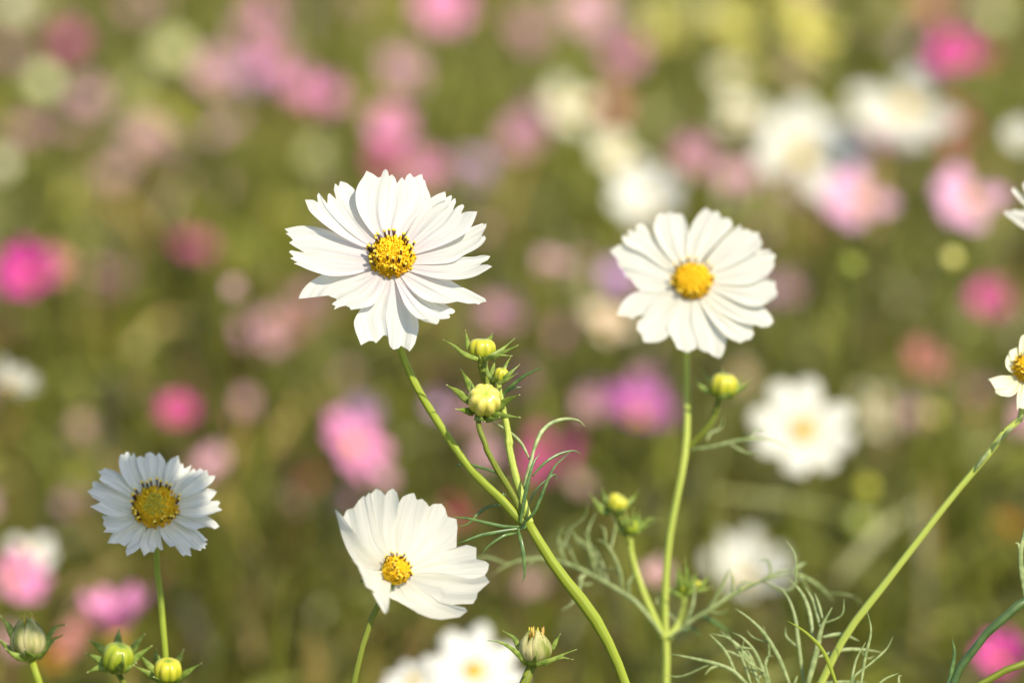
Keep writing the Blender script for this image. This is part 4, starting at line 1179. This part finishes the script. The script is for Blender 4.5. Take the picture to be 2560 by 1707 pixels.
F(2395, 410, 90, 'salmon', 'dull red flower above the orange-blushed pink one', D=2.8)
F(1735, 395, 115, 'mauve', 'greyish mauve flower left of the big loose-petalled white one', D=2.5)
F(1845, 445, 110, 'palepink', 'whitish mauve blur above the top of the golden-centred cosmos', D=2.4)
F(1310, 338, 125, 'mauve', 'lilac grey flower left of the two cream ones', D=3.0)
F(1530, 265, 110, 'salmon', 'brownish pink flower between the bright-hearted pink and the creams', D=3.4)
F(1320, 75, 105, 'mauve', 'dusty flower below the top edge between two pinks', D=4.2)
F(1005, 180, 120, 'palepink', 'pale mauve flower above the two-toned pink one', D=3.6)
F(545, 180, 120, 'palepink', 'pale dusty pink flower left of the rose pink column', D=3.4)
F(570, 320, 130, 'palepink', 'dusty pink flower below the pale dusty one', D=3.1, face=camvec(-.4, .7, .5))
F(375, 335, 110, 'dusty', 'dull salmon flower left of the dusty pink one', D=3.2)
F(290, 440, 95, 'dusty', 'brownish rose patch below the dull salmon flower', D=3.2)
F(225, 238, 110, 'palepink', 'pale rose flower right of the pale green bud', D=3.4)
F(65, 330, 85, 'mauve', 'grey violet flower below the pale green bud', D=3.0)
F(175, 310, 80, 'mauve', 'dim mauve flower beside the grey violet one', D=3.4)
F(15, 135, 85, 'mauve', 'grey mauve blur at the frame edge under the cream corner flower', D=3.8)
F(330, 8, 90, 'mauve', 'dim pink grey flower at the top, left of the column', D=4.6)
F(1985, 185, 115, 'tan', 'tan flower below the brightest yellow one', D=3.0)
F(1818, 190, 105, 'cream', 'greyish cream flower below the yellow patch', D=3.2)
F(2325, 20, 105, 'salmon', 'brownish red blur at the top above the rich pink one', D=3.6)
F(40, 12, 105, 'cream', 'cream yellow flower in the very corner at the top', D=3.6)
F(5, 405, 80, 'cream', 'cream blur cut by the frame edge below the grey violet flower', D=2.6)
# ---- yellow and orange
YG = 'yellow flowers at the back'
F(2035, 95, 165, 'yellow', 'brightest yellow flower of the patch at the top', D=3.3, group=YG)
F(1835, 55, 135, 'yellow', 'yellow flower left of the brightest one', D=3.8, group=YG)
F(1672, 70, 130, 'yellow', 'yellow flower leftmost in the patch beside the pink one', D=3.9, group=YG)
F(1870, 165, 110, 'yellow', 'dull yellow flower underneath the other yellows', D=3.6, group=YG)
F(1985, 5, 120, 'yellow', 'yellow flower cut by the top of the frame', D=4.4, group=YG)
F(141, 1643, 62, 'orange', 'amber blur between the withered head and the green bud', D=1.9, shape='cup')
F(2514, 1322, 55, 'orange', 'small orange dot right of the thick leaning stem', D=2.1, shape='half')
F(2430, 1030, 60, 'orange', 'dim orange brown blur below the dim mauve flower', D=2.4, shape='half', face=FACE)
# ---- buds
F(105, 212, 105, 'palebud', 'pale green round bud in the upper corner', D=3.2, isbud=True)
F(425, 130, 110, 'palebud', 'pale green blur left of the rose pink column', D=3.6, isbud=True)
F(800, 395, 115, 'palebud', 'faint pale green blur left of the large sharp cosmos top', D=3.2, isbud=True)
F(2378, 648, 60, 'bud_yellow', 'small round yellow bud disc below the orange-blushed pink flower', D=1.62, isbud=True)
F(2128, 664, 58, 'bud_lime', 'small round olive bud disc right of the golden-centred cosmos', D=1.65, isbud=True)
F(2165, 1219, 62, 'bud_green', 'yellow green dot below the broad white blur', D=1.75, isbud=True)
F(2150, 1305, 80, 'bud_lime', 'bright green soft bud under the yellow green dot', D=2.0, isbud=True)
F(2330, 1040, 55, 'bud_yellow', 'dim ochre dot left of the leaning stem top', D=2.0, isbud=True)
F(2480, 45, 100, 'palebud', 'grey green blur in the upper corner beside the crimson flower', D=3.4, isbud=True)
for a, k in FL:
    bg_flower(*a, **k)
FILL = random.Random(5)
FAINT = dict(palepink='faint pale pink blossom blur lost in the foliage, small and indistinct', mauve='faint mauve blossom blur lost in the foliage, small and indistinct',
             dusty='faint dusty rose blossom blur lost in the foliage, small and indistinct', lilac='faint lilac blossom blur lost in the foliage, small and indistinct',
             hotpink='faint rose red blossom blur lost in the foliage, small and indistinct', cream='faint cream blossom blur lost in the foliage, small and indistinct')
for i in range(110):
    y = 1500 * FILL.random() ** 1.5 - 20
    x = FILL.uniform(-40, 2600)
    if x > 1500 and y > 650 and FILL.random() < .75:
        continue
    pool = ['palepink', 'mauve', 'dusty', 'dusty', 'lilac', 'palepink', 'mauve'] if x < 1500 else ['palepink', 'mauve', 'dusty', 'cream', 'cream', 'lilac']
    c = FILL.choice(pool)
    bg_flower(x, y, FILL.uniform(45, 85), c, FAINT[c], shape=FILL.choice(['flat', 'cup', 'half', 'loose']), zf=FILL.uniform(.66, .80), group='faint ' + c + ' blurs in the foliage')

_k = bg_petals(1, .08, 9, 31, narrow=1.35).build('petals', M['white'])
CASTER_ME = _k.data
bpy.data.objects.remove(_k)
# tall unseen flower added out of frame between the sun and the shaded cosmos: it throws that shade
cast = oL + SUN * 0.60 + RIGHT * (-0.0190) + UP * (-0.0120)
gc = Vector((cast.x + .03, cast.y - .01, 0))
tc = thing('cosmos_flower', 'unseen tall white flower added above the frame to shade the smaller cosmos', 'flower', gc)
q = SUN.to_track_quat('Z', 'Y')
for nm, me, s in (('petals', CASTER_ME, .032), ('flower_disc', DISC_ME, .008), ('calyx', CALYX_ME, .008)):
    o = bpy.data.objects.new(nm, me)
    COL.objects.link(o)
    o.parent = tc
    o.location = cast - gc
    o.rotation_mode = 'QUATERNION'
    o.rotation_quaternion = q
    o.scale = (s, s, s)
mb = MB()
mb.tube(catmull([cast - SUN * .004, cast - SUN * .02 + Vector((.02, 0, 0)), cast + Vector((.028, 0, -.06)), Vector((gc.x + .005, gc.y, .9)), Vector((gc.x, gc.y, -.01))], 30), [.0016 + .0016 * i / 29 for i in range(30)], 1, 8)
mb.build('stem', M['stem'], tc)


# ------------------------------------------------------------------ ground and the mass of foliage
def soil_material():
    m, nt, bs, out = mat_base('soil')
    tc = add(nt, "ShaderNodeTexCoord")
    nz = add(nt, "ShaderNodeTexNoise")
    nz.inputs["Scale"].default_value = 9
    nz.inputs["Detail"].default_value = 8
    nt.links.new(tc.outputs["Object"], nz.inputs["Vector"])
    cr = ramp(nt, nz.outputs[0], [(0.3, (0.07, 0.05, 0.02)), (0.5, (0.12, 0.10, 0.035)), (0.7, (0.15, 0.15, 0.05))])
    nt.links.new(cr.outputs[0], bs.inputs["Base Color"])
    bs.inputs["Roughness"].default_value = 0.95
    bp = add(nt, "ShaderNodeBump")
    bp.inputs["Strength"].default_value = .8
    bp.inputs["Distance"].default_value = .03
    nt.links.new(nz.outputs[0], bp.inputs["Height"])
    nt.links.new(bp.outputs[0], bs.inputs["Normal"])
    return m


mb = MB()
n = 60
ext = [-150, -60, -25] + [(-12 + 24 * i / (n - 1)) for i in range(n)] + [25, 60, 150]
P = [[(x, y, 0.03 * math.sin(x * 2.1 + .3 * y) * math.cos(y * 1.7) if abs(x) < 12 and abs(y) < 12 else 0.0) for x in ext] for y in ext]
mb.grid(P)
go = mb.build('ground', soil_material())
tag(go, 'brown soil of the flower field', 'ground', kind='structure')


def field_noise(x, y, s, k):
    return (np.sin(x * s + k) * np.cos(y * s * 1.13 + 2.1 * k) + .6 * np.sin((x + y) * s * 1.9 + 3 * k) + .5 * np.cos((x - y) * s * 2.7 + k)) / 2.1


def foliage(N, name):
    y = 0.75 + (9.2 - 0.75) * rng.random(N * 3) ** 0.85
    x = (rng.random(N * 3) * 2 - 1) * 2.3
    keep = np.abs(x) < 0.21 * y + 0.45
    x, y = x[keep][:N], y[keep][:N]
    N = len(x)
    top = 0.64 + 0.07 * field_noise(x, y, 6.0, .7) + 0.19 * field_noise(x, y, 27.0, 2.2)
    top = np.where(y < 1.35, np.minimum(top, .62), top)
    h = top * (1 - rng.random(N) ** 2.0 * 0.75)
    far = np.clip(y / 3, .35, 2.0)
    Ln = (0.05 + .05 * rng.random(N)) * (0.7 + .35 * far)
    wd = (0.0022 + .0022 * rng.random(N)) * (0.35 + 1.2 * far)
    stemlike = rng.random(N) < 0.10
    Ln = np.where(stemlike, .16, Ln)
    ph = rng.random(N) * 2 * np.pi
    el = np.where(stemlike, 1.25 + .3 * rng.random(N), rng.normal(.45, .55, N))
    d = np.stack([np.cos(el) * np.cos(ph), np.cos(el) * np.sin(ph), np.sin(el)], 1)
    p0 = np.stack([x, y, h], 1)
    side = np.cross(d, rng.normal(size=(N, 3)))
    side /= np.linalg.norm(side, axis=1, keepdims=True) + 1e-9
    p1 = p0 + d * (Ln * .5)[:, None]
    bend = np.stack([np.zeros(N), np.zeros(N), -.35 * Ln * rng.random(N)], 1)
    p2 = p0 + d * Ln[:, None] + bend
    w = (side * wd[:, None])
    V = np.stack([p0 - w * .6, p0 + w * .6, p1 - w, p1 + w, p2 - w * .2, p2 + w * .2], 1).reshape(-1, 3)
    base = np.arange(N)[:, None] * 6
    Fc = np.concatenate([base + np.array([0, 1, 3, 2]), base + np.array([2, 3, 5, 4])], 1).reshape(-1)
    me = bpy.data.meshes.new(name)
    me.vertices.add(len(V))
    me.vertices.foreach_set('co', V.astype(np.float32).ravel())
    nf = N * 2
    me.loops.add(nf * 4)
    me.loops.foreach_set('vertex_index', Fc.astype(np.int32))
    me.polygons.add(nf)
    me.polygons.foreach_set('loop_start', np.arange(nf, dtype=np.int32) * 4)
    me.update(calc_edges=True)
    # each shoot has its own green; clumps differ: fresh, olive, dry and reddish plants, light and gap shade painted in
    a = .75 * field_noise(x, y, 24.0, 1.3) + .6 * field_noise(x, y, 8.0, .4) + .3 * rng.normal(size=N)
    b = .75 * field_noise(x, y, 19.0, 5.1) + .6 * field_noise(x, y, 5.5, 2.4) + .3 * rng.normal(size=N)
    green = np.array([.215, .225, .028])
    fresh_lit = np.array([.46, .45, .07])  # yellow-green leaves, with bright leaf highlights painted in
    grey = np.array([.28, .27, .09])
    dry = np.array([.38, .27, .072])
    deep = np.array([.055, .060, .010])  # dark clumps painted for the shaded gaps between lit shoots
    b = b - .28 * np.clip(-x * 2.2, -1, 1) * (y < 3.2) + .1
    a = a + .17 * np.clip(y - 3, -1, 2)  # far shoots painted lighter, near ones darker: sunlit tops, shaded gaps
    c = np.tile(green, (N, 1))
    c = np.where((a > .55)[:, None], fresh_lit, c)
    c = np.where((a < -.42)[:, None], deep, c)
    c = np.where((b > .65)[:, None], grey, c)
    c = np.where((b < -.55)[:, None], dry, c)
    rust = np.array([.30, .15, .085])
    e = field_noise(x, y, 15.0, 8.3) + .3 * rng.normal(size=N)
    c = np.where((e > .85)[:, None], rust, c)
    c *= (0.42 + .92 * rng.random(N))[:, None]
    colr = np.concatenate([np.repeat(c, 6, 0), np.ones((N * 6, 1))], 1).astype(np.float32)
    at = me.color_attributes.new('shoot_colour', 'FLOAT_COLOR', 'POINT')
    at.data.foreach_set('color', colr.ravel())
    m, nt, bs, out = mat_base('meadow_leaf')
    ca = add(nt, "ShaderNodeVertexColor", layer_name='shoot_colour')
    nt.links.new(ca.outputs[0], bs.inputs["Base Color"])
    bs.inputs["Roughness"].default_value = .45
    tr = add(nt, "ShaderNodeBsdfTranslucent")
    nt.links.new(ca.outputs[0], tr.inputs[0])
    mx = add(nt, "ShaderNodeMixShader")
    mx.inputs[0].default_value = .35
    nt.links.new(bs.outputs[0], mx.inputs[1])
    nt.links.new(tr.outputs[0], mx.inputs[2])
    nt.links.new(mx.outputs[0], out.inputs[0])
    me.materials.append(m)
    o = bpy.data.objects.new(name, me)
    COL.objects.link(o)
    return tag(o, 'dense feathery olive green foliage of the cosmos field', 'foliage', kind='stuff')


foliage(190000, 'meadow_foliage')
